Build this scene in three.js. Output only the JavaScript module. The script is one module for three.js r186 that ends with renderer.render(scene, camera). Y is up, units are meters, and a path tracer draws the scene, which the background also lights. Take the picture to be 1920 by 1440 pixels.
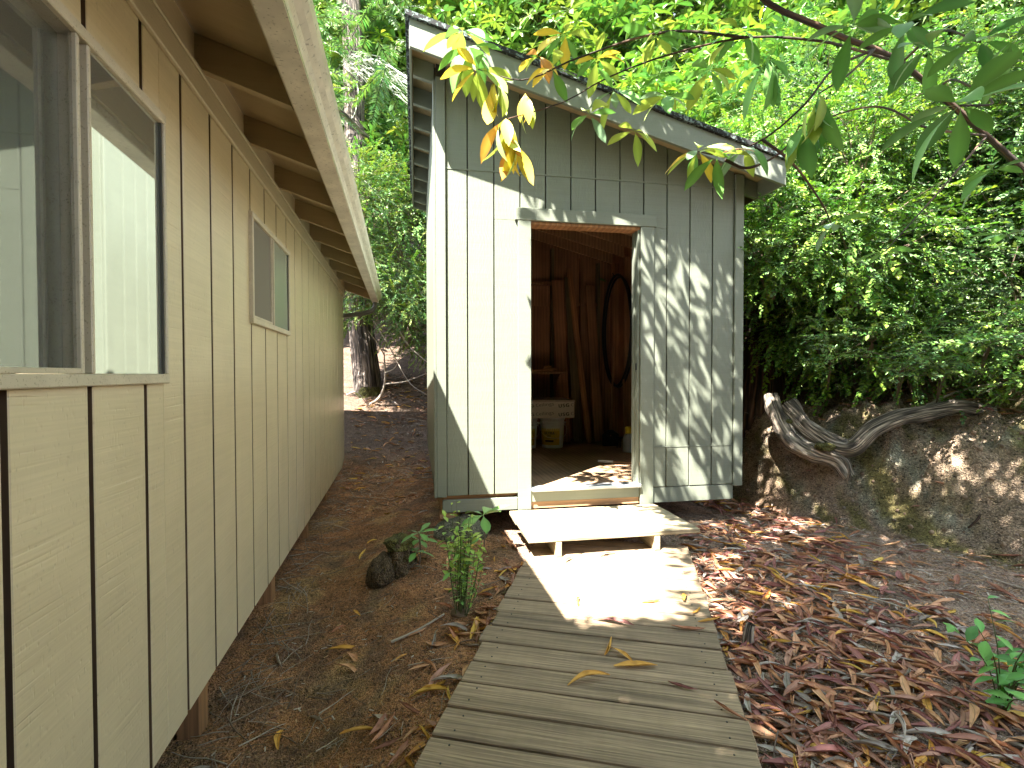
import * as THREE from 'three';
import { mergeGeometries } from 'three/addons/utils/BufferGeometryUtils.js';

// ---------------------------------------------------------------- camera, sky, sun, exposure
const EYE = 1.18;                                    // metres above the boardwalk
const FOCAL = 970, PITCH = 0.0193, ROLL = -0.0016;   // pixels of a 1920 x 1440 picture
const camera = new THREE.PerspectiveCamera(2 * Math.atan(720 / FOCAL) * 180 / Math.PI, 4 / 3, 0.05, 400);
camera.position.set(0, EYE, 0);
camera.rotation.order = 'YXZ';
camera.rotation.set(-PITCH, 0, ROLL);

const scene = new THREE.Scene();
const renderer = new THREE.WebGLRenderer({ antialias: true });
renderer.toneMapping = THREE.LinearToneMapping;
renderer.toneMappingExposure = 9.7;
renderer.shadowMap.enabled = true;

{ // a clear, slightly hazy midday sky
  const w = 256, h = 128, d = new Float32Array(w * h * 4);
  for (let j = 0; j < h; j++) {
    const e = Math.max(0, Math.sin(((j + 0.5) / h - 0.5) * Math.PI)), k = Math.pow(1 - e, 2.2);
    for (let i = 0; i < w; i++) d.set([0.305 + 0.18 * k, 0.365 + 0.15 * k, 0.475 + 0.07 * k, 1], (j * w + i) * 4);
  }
  const t = new THREE.DataTexture(d, w, h, THREE.RGBAFormat, THREE.FloatType);
  t.mapping = THREE.EquirectangularReflectionMapping; t.magFilter = THREE.LinearFilter; t.needsUpdate = true;
  scene.background = t; scene.environment = t;
}
const SUN = new THREE.Vector3(-0.801, 2.33, 1.165);  // towards the sun: behind the camera, over the house
const sun = new THREE.DirectionalLight(new THREE.Color(1, 0.95, 0.87), 5);
sun.name = 'sun';
sun.position.copy(SUN).multiplyScalar(8); sun.target.position.set(0, 0, -3); sun.position.add(sun.target.position);
sun.castShadow = true; sun.shadow.mapSize.set(4096, 4096);
Object.assign(sun.shadow.camera, { left: -12, right: 12, top: 12, bottom: -12, near: 0.1, far: 60 });
scene.add(sun, sun.target);

// ---------------------------------------------------------------- helpers
let seed = 12345;
const rnd = () => { seed = (seed + 0x6d2b79f5) | 0; let t = Math.imul(seed ^ (seed >>> 15), 1 | seed); t = (t + Math.imul(t ^ (t >>> 7), 61 | t)) ^ t; return ((t ^ (t >>> 14)) >>> 0) / 4294967296; };
const rr = (a, b) => a + (b - a) * rnd();
const pick = (a) => a[Math.floor(rnd() * a.length)];
const V = (x, y, z) => new THREE.Vector3(x, y, z);
const clamp = (x, a = 0, b = 1) => Math.min(b, Math.max(a, x));
const sstep = (a, b, x) => { const t = clamp((x - a) / (b - a)); return t * t * (3 - 2 * t); };
const lerp = (a, b, t) => a + (b - a) * t;
function interp(x, xs, ys) {
  if (x <= xs[0]) return ys[0];
  for (let i = 1; i < xs.length; i++) if (x <= xs[i]) return lerp(ys[i - 1], ys[i], (x - xs[i - 1]) / (xs[i] - xs[i - 1]));
  return ys[ys.length - 1];
}
const hash = (x, y, s = 0) => { let h = (Math.imul(x | 0, 374761393) + Math.imul(y | 0, 668265263) + Math.imul(s | 0, 2147483647 ^ 0x5bd1e995)) | 0; h = Math.imul(h ^ (h >>> 13), 1274126177); return ((h ^ (h >>> 16)) >>> 0) / 4294967296; };
function vnoise(x, y, s = 0, px = 0, py = 0) {       // value noise, periodic when px, py are set
  const ix = Math.floor(x), iy = Math.floor(y), fx = x - ix, fy = y - iy, u = fx * fx * (3 - 2 * fx), v = fy * fy * (3 - 2 * fy);
  const m = (a, p) => (p ? ((a % p) + p) % p : a);
  const a = hash(m(ix, px), m(iy, py), s), b = hash(m(ix + 1, px), m(iy, py), s), c = hash(m(ix, px), m(iy + 1, py), s), d = hash(m(ix + 1, px), m(iy + 1, py), s);
  return lerp(lerp(a, b, u), lerp(c, d, u), v);
}
function fbm(x, y, o = 4, s = 0, px = 0, py = 0) {
  let t = 0, a = 0.5, n = 0;
  for (let i = 0; i < o; i++) { t += a * vnoise(x, y, s + i * 17, px, py); n += a; x *= 2; y *= 2; px *= 2; py *= 2; a *= 0.5; }
  return t / n;
}
function at(px, py, depth) {                          // a picture point of the calibrated lens, at a depth in metres
  let x = px - 960, y = py - 720;
  const cr = Math.cos(ROLL), sr = Math.sin(ROLL), x2 = x * cr + y * sr, y2 = -x * sr + y * cr, c = Math.cos(PITCH), s = Math.sin(PITCH);
  const a = x2 / FOCAL, b = -y2 / FOCAL;
  return V(a * depth, EYE + (b * c - s) * depth, -(c + b * s) * depth);
}
function seenAt(p) {                                  // the inverse, for keeping the high canopy where it belongs
  const X = p.x, Y = p.y - EYE, Z = -p.z, c = Math.cos(PITCH), s = Math.sin(PITCH), Zc = Z * c - Y * s, Yc = Y * c + Z * s;
  return Zc < 0.1 ? [-9999, -9999] : [960 + FOCAL * X / Zc, 720 - FOCAL * Yc / Zc];
}
const used = {};
const numbered = (n) => { const k = used[n] = (used[n] ?? -1) + 1; return k ? n + '_' + String(k).padStart(3, '0') : n; };
function shade(o) { o.castShadow = o.receiveShadow = true; return o; }
function part(name, geo, m, parent, p, r) {
  const o = shade(new THREE.Mesh(geo, m)); o.name = name; parent.add(o);
  if (p) o.position.set(...p); if (r) o.rotation.set(...r);
  return o;
}
function tag(o, label, category, group, kind) {
  if (label) o.userData.label = label; if (category) o.userData.category = category; if (group) o.userData.group = group; if (kind) o.userData.kind = kind;
  return o;
}
function thing(name, label, category, p = [0, 0, 0], ry = 0, group) {
  const o = new THREE.Group(); o.name = numbered(name); o.position.set(...p); o.rotation.y = ry; scene.add(o);
  return tag(o, label, category, group);
}
function single(name, geo, m, label, category, group) {
  const o = shade(new THREE.Mesh(geo, m)); o.name = numbered(name); scene.add(o);
  return tag(o, label, category, group);
}
// a box with chamfered edges, uv in metres on every side
function cbox(w, h, d, c = 0.002, uo = 0, vo = 0, turn = false) {
  const P = [], N = [], T = [], x = w / 2, y = h / 2, z = d / 2;
  c = Math.min(c, w * 0.45, h * 0.45, d * 0.45);
  const A = (sx, sy, sz) => V(sx * x, sy * (y - c), sz * (z - c)), B = (sx, sy, sz) => V(sx * (x - c), sy * y, sz * (z - c)), C = (sx, sy, sz) => V(sx * (x - c), sy * (y - c), sz * z);
  const tri = (a, b, e, n) => {
    const g = V().subVectors(b, a).cross(V().subVectors(e, a));
    const l = g.dot(n) < 0 ? [a, e, b] : [a, b, e];
    const ax = Math.abs(n.x), ay = Math.abs(n.y), az = Math.abs(n.z);
    for (const q of l) {
      P.push(q.x, q.y, q.z); N.push(n.x, n.y, n.z);
      const uv = ax >= ay && ax >= az ? [q.z, q.y] : ay >= az ? [q.x, q.z] : [q.x, q.y];
      T.push((turn ? uv[1] : uv[0]) + uo, (turn ? uv[0] : uv[1]) + vo);
    }
  };
  const quad = (a, b, e, f, n) => { tri(a, b, e, n); tri(a, e, f, n); };
  for (const s of [-1, 1]) {
    quad(A(s, -1, -1), A(s, 1, -1), A(s, 1, 1), A(s, -1, 1), V(s, 0, 0));
    quad(B(-1, s, -1), B(1, s, -1), B(1, s, 1), B(-1, s, 1), V(0, s, 0));
    quad(C(-1, -1, s), C(1, -1, s), C(1, 1, s), C(-1, 1, s), V(0, 0, s));
    for (const t of [-1, 1]) {
      quad(A(s, t, -1), A(s, t, 1), B(s, t, 1), B(s, t, -1), V(s, t, 0).normalize());
      quad(A(s, -1, t), A(s, 1, t), C(s, 1, t), C(s, -1, t), V(s, 0, t).normalize());
      quad(B(-1, s, t), B(1, s, t), C(1, s, t), C(-1, s, t), V(0, s, t).normalize());
      for (const r of [-1, 1]) tri(A(s, t, r), B(s, t, r), C(s, t, r), V(s, t, r).normalize());
    }
  }
  const g = new THREE.BufferGeometry();
  g.setAttribute('position', new THREE.Float32BufferAttribute(P, 3)); g.setAttribute('normal', new THREE.Float32BufferAttribute(N, 3)); g.setAttribute('uv', new THREE.Float32BufferAttribute(T, 2));
  return g;
}
// the same box with its two side faces (across z) as a second, shade-toned material
function splitSides(g) {
  const n = g.attributes.normal; let run = -1;
  for (let i = 0; i < n.count; i += 3) { const k = Math.abs(n.getZ(i)) > 0.9 ? 1 : 0; if (k === run) g.groups[g.groups.length - 1].count += 3; else { g.addGroup(i, 3, k); run = k; } }
  return g;
}
// box given by its extents
function ext(name, x0, x1, y0, y1, z0, z1, m, parent, c = 0.002, turn = false) {
  return part(name, cbox(x1 - x0, y1 - y0, z1 - z0, c, rr(0, 3), rr(0, 3), turn), m, parent, [(x0 + x1) / 2, (y0 + y1) / 2, (z0 + z1) / 2]);
}
// a tapered tube through points, uv in metres
function tube(pts, r0, r1, n = 16, k = 6, wob = 0, closed = true) {
  const curve = new THREE.CatmullRomCurve3(pts), P = [], T = [], I = [], L = curve.getLength();
  const fr = curve.computeFrenetFrames(n, false), s0 = rr(0, 50);
  for (let i = 0; i <= n; i++) {
    const t = i / n, c = curve.getPointAt(t), r = (typeof r0 === 'function' ? r0(t) : lerp(r0, r1, t));
    for (let j = 0; j <= k; j++) {
      const a = (j % k) / k * Math.PI * 2, q = r * (1 + wob * (fbm(Math.cos(a) * 1.6 + s0, Math.sin(a) * 1.6 + t * L * 4, 3, 5) - 0.5) * 2);
      P.push(c.x + q * (Math.cos(a) * fr.normals[i].x + Math.sin(a) * fr.binormals[i].x), c.y + q * (Math.cos(a) * fr.normals[i].y + Math.sin(a) * fr.binormals[i].y), c.z + q * (Math.cos(a) * fr.normals[i].z + Math.sin(a) * fr.binormals[i].z));
      T.push(j / k * Math.PI * 2 * (typeof r0 === 'function' ? r0(0) : r0), t * L);
    }
  }
  for (let i = 0; i < n; i++) for (let j = 0; j < k; j++) { const a = i * (k + 1) + j, b = a + k + 1; I.push(a, b, a + 1, b, b + 1, a + 1); }
  if (closed) for (const e of [0, n]) { const c = curve.getPointAt(e / n), ci = P.length / 3; P.push(c.x, c.y, c.z); T.push(0, 0); for (let j = 0; j < k; j++) e ? I.push(ci, n * (k + 1) + j + 1, n * (k + 1) + j) : I.push(ci, j, j + 1); }
  const g = new THREE.BufferGeometry();
  g.setAttribute('position', new THREE.Float32BufferAttribute(P, 3)); g.setAttribute('uv', new THREE.Float32BufferAttribute(T, 2)); g.setIndex(I); g.computeVertexNormals();
  return g;
}
function extrude(pts, depth, bevel = 0) {
  const s = new THREE.Shape(); pts.forEach(([x, y], i) => (i ? s.lineTo(x, y) : s.moveTo(x, y)));
  return new THREE.ExtrudeGeometry(s, { depth, bevelEnabled: bevel > 0, bevelSize: bevel, bevelThickness: bevel, bevelSegments: 1, bevelOffset: -bevel });
}

// ---------------------------------------------------------------- textures: what the surfaces are made of
function dataTex(w, h, f, srgb = false, rx = 1, ry = 1) {
  const d = new Uint8Array(w * h * 4);
  for (let j = 0; j < h; j++) for (let i = 0; i < w; i++) { const c = f(i / w, j / h, i, j), o = (j * w + i) * 4; if (c.length) { d[o] = clamp(c[0]) * 255; d[o + 1] = clamp(c[1]) * 255; d[o + 2] = clamp(c[2]) * 255; } else d[o] = d[o + 1] = d[o + 2] = clamp(c) * 255; d[o + 3] = 255; }
  const t = new THREE.DataTexture(d, w, h); t.magFilter = THREE.LinearFilter; t.minFilter = THREE.LinearMipmapLinearFilter; t.generateMipmaps = true; t.wrapS = t.wrapT = THREE.RepeatWrapping; t.repeat.set(rx, ry);
  if (srgb) t.colorSpace = THREE.SRGBColorSpace; t.needsUpdate = true; return t;
}
// band-sawn siding of the house: fine level saw lines (0.7 m tile)
const sawLines = dataTex(512, 1024, (u, v) => {
  const w = v + 0.004 * Math.sin(u * Math.PI * 2) + 0.003 * (vnoise(u * 6, v * 12, 3, 6, 12) - 0.5);
  const fine = vnoise(u * 5, w * 200, 7, 5, 200), mid = vnoise(u * 3, w * 64, 9, 3, 64), deep = Math.pow(vnoise(u * 2, w * 110, 11, 2, 110), 7);
  const pit = Math.pow(vnoise(u * 90, v * 40, 13, 90, 40), 12);
  return 0.75 - 0.18 * fine * mid - 0.5 * deep * sstep(0.35, 0.7, fbm(u * 3, v * 3, 2, 21, 3, 3)) - 0.5 * pit;
}, false, 1 / 0.7, 1 / 0.7);
const paintTone = dataTex(512, 512, (u, v) => {
  const g = 0.93 + 0.07 * fbm(u * 5, v * 5, 5, 31, 5, 5), pit = 0.35 * Math.pow(vnoise(u * 160, v * 70, 33, 160, 70), 26), l = vnoise(u * 4, v * 180, 35, 4, 180);
  return [g - 0.45 * pit - 0.04 * l, g - 0.45 * pit - 0.04 * l, g - 0.47 * pit - 0.045 * l];
}, true, 1 / 0.9, 1 / 0.9);
// embossed siding of the shed: upright wavering wood grain (0.5 m tile)
const grainBump = dataTex(512, 512, (u, v) => {
  const w = u + 0.035 * (fbm(u * 4, v * 3, 3, 41, 4, 3) - 0.5);
  const a = Math.abs(Math.sin(Math.PI * (w * 46 + 3 * fbm(u * 4, v * 4, 2, 43, 4, 4))));
  return 0.5 + 0.3 * (a - 0.5) * fbm(u * 6, v * 6, 2, 45, 6, 6) * 1.6 + 0.25 * (vnoise(u * 120, v * 22, 47, 120, 22) - 0.5);
}, false, 2, 2);
// weathered decking: grey-brown grain along u (1.2 x 0.6 m tile)
const deckMap = dataTex(1024, 512, (u, v) => {
  const w = v + 0.02 * (fbm(u * 4, v * 4, 3, 51, 4, 4) - 0.5), g = vnoise(u * 6, w * 130, 53, 6, 130), g2 = vnoise(u * 10, w * 260, 55, 10, 260), b = fbm(u * 5, v * 8, 4, 57, 5, 8), st = sstep(0.62, 0.8, fbm(u * 3, v * 12, 4, 59, 3, 12));
  const k = 0.76 + 0.2 * (g - 0.5) + 0.16 * (g2 - 0.5) + 0.2 * (b - 0.5) - 0.1 * st, saw = 0.03 * (vnoise(u * 90, v * 6, 61, 90, 6) - 0.5);
  return [(k + saw) * 1.0, (k + saw) * 0.965, (k + saw) * 0.86];
}, true, 1 / 1.2, 1 / 0.6);
const deckBump = dataTex(1024, 512, (u, v) => {
  const w = v + 0.02 * (fbm(u * 4, v * 4, 3, 51, 4, 4) - 0.5);
  return 0.5 + 0.4 * (vnoise(u * 6, w * 130, 53, 6, 130) - 0.5) + 0.2 * (vnoise(u * 10, w * 260, 55, 10, 260) - 0.5) - 0.6 * Math.pow(vnoise(u * 4, w * 90, 65, 4, 90), 9);
}, false, 1 / 1.2, 1 / 0.6);
// sawn softwood, grain along v
const woodMap = dataTex(512, 512, (u, v) => {
  const w = u + 0.03 * (fbm(u * 3, v * 2, 3, 71, 3, 2) - 0.5), r = 0.5 + 0.5 * Math.sin(w * Math.PI * 2 * 16 + 4 * fbm(u * 3, v * 2, 2, 73, 3, 2)), g = vnoise(u * 150, v * 5, 75, 150, 5), b = fbm(u * 3, v * 3, 4, 77, 3, 3);
  const k = 0.84 + 0.12 * (r - 0.5) + 0.18 * (g - 0.5) + 0.4 * (b - 0.5);
  return [k, k * 0.93, k * 0.86];
}, true, 1.4, 0.8);
// soil: crumbs, chips and needles (1 m tile)
const soilMap = dataTex(1024, 1024, (u, v) => {
  const b = fbm(u * 8, v * 8, 5, 81, 8, 8), f = vnoise(u * 260, v * 260, 83, 260, 260), m = vnoise(u * 110, v * 110, 85, 110, 110), ch = sstep(0.8, 0.95, vnoise(u * 150 + 6 * b, v * 90, 87, 0, 0)), dk = sstep(0.72, 0.95, vnoise(u * 70, v * 70, 89, 70, 70));
  const k = 0.76 + 0.4 * (b - 0.5) + 0.34 * (f - 0.5) + 0.3 * (m - 0.5) + 0.3 * ch - 0.3 * dk;
  return [k, k * (0.97 - 0.05 * ch), k * (0.93 - 0.1 * ch)];
}, true);
const soilBump = dataTex(1024, 1024, (u, v) => 0.5 + 0.5 * (fbm(u * 40, v * 40, 4, 91, 40, 40) - 0.5) + 0.4 * (vnoise(u * 200, v * 200, 93, 200, 200) - 0.5) + 0.3 * (fbm(u * 9, v * 9, 3, 95, 9, 9) - 0.5));
// bark: upright ridges
const barkMap = dataTex(512, 512, (u, v) => {
  const w = u + 0.06 * (fbm(u * 4, v * 3, 3, 101, 4, 3) - 0.5), r = vnoise(w * 26, v * 4, 103, 26, 4), f = vnoise(w * 90, v * 16, 105, 90, 16), b = fbm(u * 4, v * 4, 4, 107, 4, 4);
  const k = 0.28 + 0.8 * Math.pow(r, 1.4) * (0.6 + 0.6 * b) + 0.22 * (f - 0.5);
  return [k, k * 0.95, k * 0.9];
}, true, 1 / 0.6, 1 / 1.2);
const barkBump = dataTex(512, 512, (u, v) => { const w = u + 0.06 * (fbm(u * 4, v * 3, 3, 101, 4, 3) - 0.5); return 0.8 * Math.pow(vnoise(w * 26, v * 4, 103, 26, 4), 1.2) + 0.25 * vnoise(w * 90, v * 16, 105, 90, 16); }, false, 1 / 0.6, 1 / 1.2);
// shingle edge: dark granules with pale lichen crusts
const lichenMap = dataTex(512, 512, (u, v) => {
  const l = sstep(0.52, 0.66, fbm(u * 24, v * 24, 4, 111, 24, 24)), f = vnoise(u * 200, v * 200, 113, 200, 200), k = 0.16 + 0.1 * f;
  return [lerp(k, 0.46 + 0.2 * f, l), lerp(k, 0.52 + 0.2 * f, l), lerp(k * 1.02, 0.52 + 0.18 * f, l)];
}, true, 2.5, 2.5);
const grime = dataTex(512, 512, (u, v) => {
  const s = 0.5 * sstep(0.66, 0.8, fbm(u * 60, v * 60, 4, 121, 60, 60)), g = 0.9 + 0.1 * fbm(u * 6, v * 6, 4, 123, 6, 6);
  return [g - 0.35 * s, g - 0.37 * s, g - 0.44 * s];
}, true, 4, 4);
const metalTone = dataTex(512, 512, (u, v) => {
  const s = Math.pow(fbm(u * 9, v * 9, 4, 131, 9, 9), 2), p = Math.pow(vnoise(u * 90, v * 90, 133, 90, 90), 14), k = 0.86 + 0.2 * s - 0.5 * p;
  return [k, k * 0.985, k * 0.95];
}, true, 1.5, 1.5);

// ---------------------------------------------------------------- materials
const std = (r, g, b, o = {}) => new THREE.MeshStandardMaterial({ color: new THREE.Color().setRGB(r, g, b), roughness: 0.8, ...o });
const phys = (r, g, b, o = {}) => new THREE.MeshPhysicalMaterial({ color: new THREE.Color().setRGB(r, g, b), roughness: 0.8, ...o });
const M = {
  housePaint: std(0.71, 0.615, 0.415, { roughness: 0.3, map: paintTone, bumpMap: sawLines, bumpScale: 0.0024 }),
  houseTrim: std(0.60, 0.52, 0.36, { roughness: 0.45, map: paintTone }),
  houseDeck: std(0.42, 0.32, 0.18, { roughness: 0.6, map: paintTone }),
  shedPaint: std(0.198, 0.217, 0.168, { roughness: 0.5, map: paintTone, bumpMap: grainBump, bumpScale: 0.0024 }),
  shedTrim: std(0.20, 0.219, 0.171, { roughness: 0.5, map: paintTone, bumpMap: grainBump, bumpScale: 0.0008 }),
  gutter: std(0.80, 0.78, 0.74, { roughness: 0.4, map: metalTone }),
  downspout: std(0.16, 0.155, 0.15, { roughness: 0.4, map: metalTone }),
  frame: std(0.64, 0.58, 0.45, { roughness: 0.5, map: grime }),
  darkFrame: std(0.05, 0.05, 0.04, { roughness: 0.6 }),
  pane: std(0.66, 0.70, 0.67, { roughness: 0.03, metalness: 0.85 }),
  screen: std(0.06, 0.06, 0.055, { roughness: 0.9, transparent: true, opacity: 0.2 }),
  screenPale: std(0.26, 0.245, 0.21, { roughness: 0.9, transparent: true, opacity: 0.72 }),
  frosted: std(0.42, 0.47, 0.41, { roughness: 0.22, metalness: 0.5 }),
  shingle: std(0.5, 0.52, 0.52, { roughness: 0.95, map: lichenMap, bumpMap: lichenMap, bumpScale: 0.004 }),
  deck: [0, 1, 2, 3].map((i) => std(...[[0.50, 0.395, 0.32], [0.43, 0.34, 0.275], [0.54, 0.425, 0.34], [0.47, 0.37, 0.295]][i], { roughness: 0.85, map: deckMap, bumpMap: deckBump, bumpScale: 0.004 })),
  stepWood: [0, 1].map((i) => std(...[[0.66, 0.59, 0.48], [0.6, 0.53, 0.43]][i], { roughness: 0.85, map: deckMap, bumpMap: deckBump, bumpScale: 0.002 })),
  rawWood: std(0.58, 0.39, 0.24, { roughness: 0.8, map: woodMap }),
  brownWood: std(0.46, 0.28, 0.17, { roughness: 0.8, map: woodMap }),
  redWood: std(0.52, 0.30, 0.18, { roughness: 0.75, map: woodMap }),
  greenWood: std(0.25, 0.225, 0.14, { roughness: 0.85, map: woodMap }),
  lightWood: std(0.62, 0.36, 0.19, { roughness: 0.8, map: woodMap }),
  plyFloor: std(0.42, 0.31, 0.21, { roughness: 0.8, map: woodMap }),
  post: std(0.36, 0.22, 0.11, { roughness: 0.9, map: woodMap }),
  aluminium: std(0.66, 0.67, 0.69, { roughness: 0.38, metalness: 0.85 }),
  shadedEdge: std(0.13, 0.095, 0.06, { roughness: 0.9, map: woodMap }),  // bare-wood brown, darkened to stand in for shade inside the grooves
  grooveShade: std(0.035, 0.028, 0.02, { roughness: 0.95 }),  // near-black sheathing colour paints the shade at the bottom of the grooves
  black: std(0.012, 0.012, 0.013, { roughness: 0.5 }),
  white: std(0.72, 0.71, 0.66, { roughness: 0.4 }),
  yellow: std(0.7, 0.5, 0.02, { roughness: 0.5 }),
  soil: new THREE.MeshStandardMaterial({ vertexColors: true, roughness: 0.95, map: soilMap, bumpMap: soilBump, bumpScale: 0.035 }),
  stone: std(0.24, 0.25, 0.20, { roughness: 0.95, map: soilMap, bumpMap: soilBump, bumpScale: 0.02 }),
  bark: std(0.34, 0.31, 0.29, { roughness: 0.95, map: barkMap, bumpMap: barkBump, bumpScale: 0.03 }),
  redBark: std(0.22, 0.125, 0.08, { roughness: 0.95, map: barkMap, bumpMap: barkBump, bumpScale: 0.04 }),
  rootWood: (() => { const m = barkMap.clone(), k = barkBump.clone(); m.repeat.set(5, 2.2); k.repeat.set(5, 2.2); return std(0.62, 0.58, 0.52, { roughness: 0.9, map: m, bumpMap: k, bumpScale: 0.012 }); })(),
  moss: std(0.19, 0.19, 0.055, { roughness: 1, map: soilMap, bumpMap: soilBump, bumpScale: 0.03 }),
  twig: std(0.17, 0.12, 0.085, { roughness: 0.9 }),
  twigPale: std(0.42, 0.36, 0.29, { roughness: 0.9 }),
  limb: std(0.16, 0.095, 0.06, { roughness: 0.85, map: barkMap, bumpMap: barkBump, bumpScale: 0.004 }),
  lichenTwig: std(0.55, 0.57, 0.48, { roughness: 1 }),
};
// living leaves let light through and have a waxy coat; the colour of each spray or leaf varies
const leafMat = (r, g, b, o = {}) => new THREE.MeshPhysicalMaterial({ color: new THREE.Color().setRGB(r, g, b), roughness: 1, transmission: 0.28, thickness: 0, clearcoat: 0.35, clearcoatRoughness: 0.35, side: THREE.DoubleSide, vertexColors: true, ...o });
const L = {
  spray: leafMat(1, 1, 1, { vertexColors: true, clearcoat: 0.38, clearcoatRoughness: 0.25 }),
  green: leafMat(0.12, 0.29, 0.05), greenB: leafMat(0.09, 0.23, 0.06), lime: leafMat(0.30, 0.40, 0.05), yellow: leafMat(0.62, 0.46, 0.04), orange: leafMat(0.52, 0.24, 0.05), pale: leafMat(0.16, 0.27, 0.13),
};

// ---------------------------------------------------------------- the ground (X to the right, Z ahead of the camera)
const PH = 0.2117, TH = 0.1832;                       // bearings of the house and of the shed
const HN = [Math.cos(PH), Math.sin(PH)], SO = [-0.3349, 3.9354];
const bankX = (Z) => interp(Z, [-6, 1, 2.5, 3.4, 4.05, 4.65, 5.2, 6.5, 7.5, 9, 14], [4.4, 3.95, 3.6, 3.25, 2.88, 2.42, 2.16, 1.98, 1.5, 1.0, 0.5]);
function bankAt(X, Z) { return (X - bankX(Z) + 0.22 * (fbm(X * 1.3 + 9, Z * 1.3, 3, 201) - 0.5)) * 0.86; }
function groundY(X, Z) {
  const p = X * HN[0] + Z * HN[1], t = -X * HN[1] + Z * HN[0];
  const left = interp(t, [-2, 1, 3.5, 5.5, 7.5, 9], [-0.36, -0.36, -0.33, -0.29, -0.17, -0.1]);
  const edge = interp(Z, [0, 1.76, 3.1, 4], [-0.35, 0.1, 0.62, 0.55]);             // where the boardwalk or the shed begins, across from the house
  let y = lerp(left, -0.075, sstep(-0.55, edge, p));
  y += 0.1 * Math.exp(-((X + 0.75) ** 2 + (Z - 3.55) ** 2) / 0.22) + 0.07 * Math.exp(-((X + 0.9) ** 2 + (Z - 4.6) ** 2) / 0.5);
  const back = Math.max(0, Z - 7.1 - 0.15 * X), b = bankAt(X, Z);
  const face = 0.8 * sstep(0, 0.36, b) + 0.5 * Math.max(0, b - 0.35) * (b < 9 ? 1 : 0) + (b >= 9 ? 4.3 : 0);
  const slope = 0.5 * back * back / (back + 0.9);
  y += Math.max(face, 0) * 0.999 + Math.min(slope, 14) * (1 - sstep(0.5, 3, b)) + Math.min(slope * 0.5, 8) * sstep(0.5, 3, b);
  y += 0.035 * (fbm(X * 2.6, Z * 2.6, 4, 211) - 0.5) + 0.02 * (fbm(X * 11, Z * 11, 2, 213) - 0.5);
  y += sstep(0.02, 0.25, b) * (1 - sstep(0.6, 1.2, b)) * (0.4 * (fbm(X * 4.2 + 3, Z * 4.2, 4, 215) - 0.5) + 0.26 * (fbm(X * 13, Z * 13, 3, 217) - 0.5));
  return y;
}
const onGround = (X, Z, dy = 0) => [X, groundY(X, Z) + dy, -Z];
{
  const lines = (a, b, s, lo, hi) => { const l = []; for (let x = a; x <= b; x += s) l.push(x); let d = s; while (l[l.length - 1] < hi) { d *= 1.16; l.push(l[l.length - 1] + d); } d = s; while (l[0] > lo) { d *= 1.16; l.unshift(l[0] - d); } return l; };
  const xs = lines(-1.7, 4.6, 0.035, -90, 90), zs = lines(1.1, 8, 0.04, -90, 110), P = [], C = [], T = [], I = [];
  for (const Z of zs) for (const X of xs) {
    const y = groundY(X, Z), b = bankAt(X, Z), p = X * HN[0] + Z * HN[1], n = fbm(X * 3 + y * 2, Z * 3 - y * 2, 4, 221), n2 = fbm(X * 9 + y * 5, Z * 9 - y * 6, 3, 223), n3 = fbm(X * 5 + 40 + y * 3, Z * 5 - y * 3.5, 4, 225);
    P.push(X, y, -Z); T.push(X * 0.7 - Z * 0.7 + y * 0.15, X * 0.7 + Z * 0.7 + y * 1.1);
    let c = [0.56, 0.29, 0.145];                                                  // red-brown duff between the buildings
    const mix = (d, k) => { k = clamp(k); c = c.map((v, i) => lerp(v, d[i], k)); };
    mix([0.66, 0.45, 0.22], sstep(0.55, 0.7, n) * 0.8);                             // ochre trodden patches
    mix([0.24, 0.17, 0.13], sstep(0.52, 0.68, n3) * 0.6);
    mix([0.55, 0.41, 0.33], sstep(0.45, 1.1, p) * (Z < 4.6 ? 1 : 0.5));            // greyer earth on the walk side
    mix([0.25, 0.175, 0.13], sstep(6.8, 7.8, Z));  // dark leaf litter, toned down further in place of dappled shade
    mix([0.62, 0.49, 0.37], sstep(0.0, 0.15, b) * (1 - sstep(0.75, 1.1, b)));      // raw bank
    mix([0.55, 0.56, 0.47], sstep(0.02, 0.1, b) * (1 - sstep(0.35, 0.6, b)) * sstep(0.5, 0.58, n2) * sstep(0.45, 0.6, n));   // grey lichen crusts
    mix([0.30, 0.28, 0.09], sstep(-0.25, 0.05, b) * (1 - sstep(0.8, 1.2, b)) * sstep(0.5, 0.62, n3) * 0.85);                  // moss
    mix([0.26, 0.18, 0.13], sstep(0.8, 1.2, b));
    C.push(...c);
  }
  const w = xs.length;
  for (let j = 0; j < zs.length - 1; j++) for (let i = 0; i < w - 1; i++) { const a = j * w + i; I.push(a, a + 1, a + w, a + 1, a + w + 1, a + w); }
  const g = new THREE.BufferGeometry();
  g.setAttribute('position', new THREE.Float32BufferAttribute(P, 3)); g.setAttribute('color', new THREE.Float32BufferAttribute(C, 3)); g.setAttribute('uv', new THREE.Float32BufferAttribute(T, 2)); g.setIndex(I); g.computeVertexNormals();
  tag(single('ground', g, M.soil, 'brown earth between the buildings rising to a bank and hillside', 'ground'), null, null, null, 'structure');
}

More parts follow.
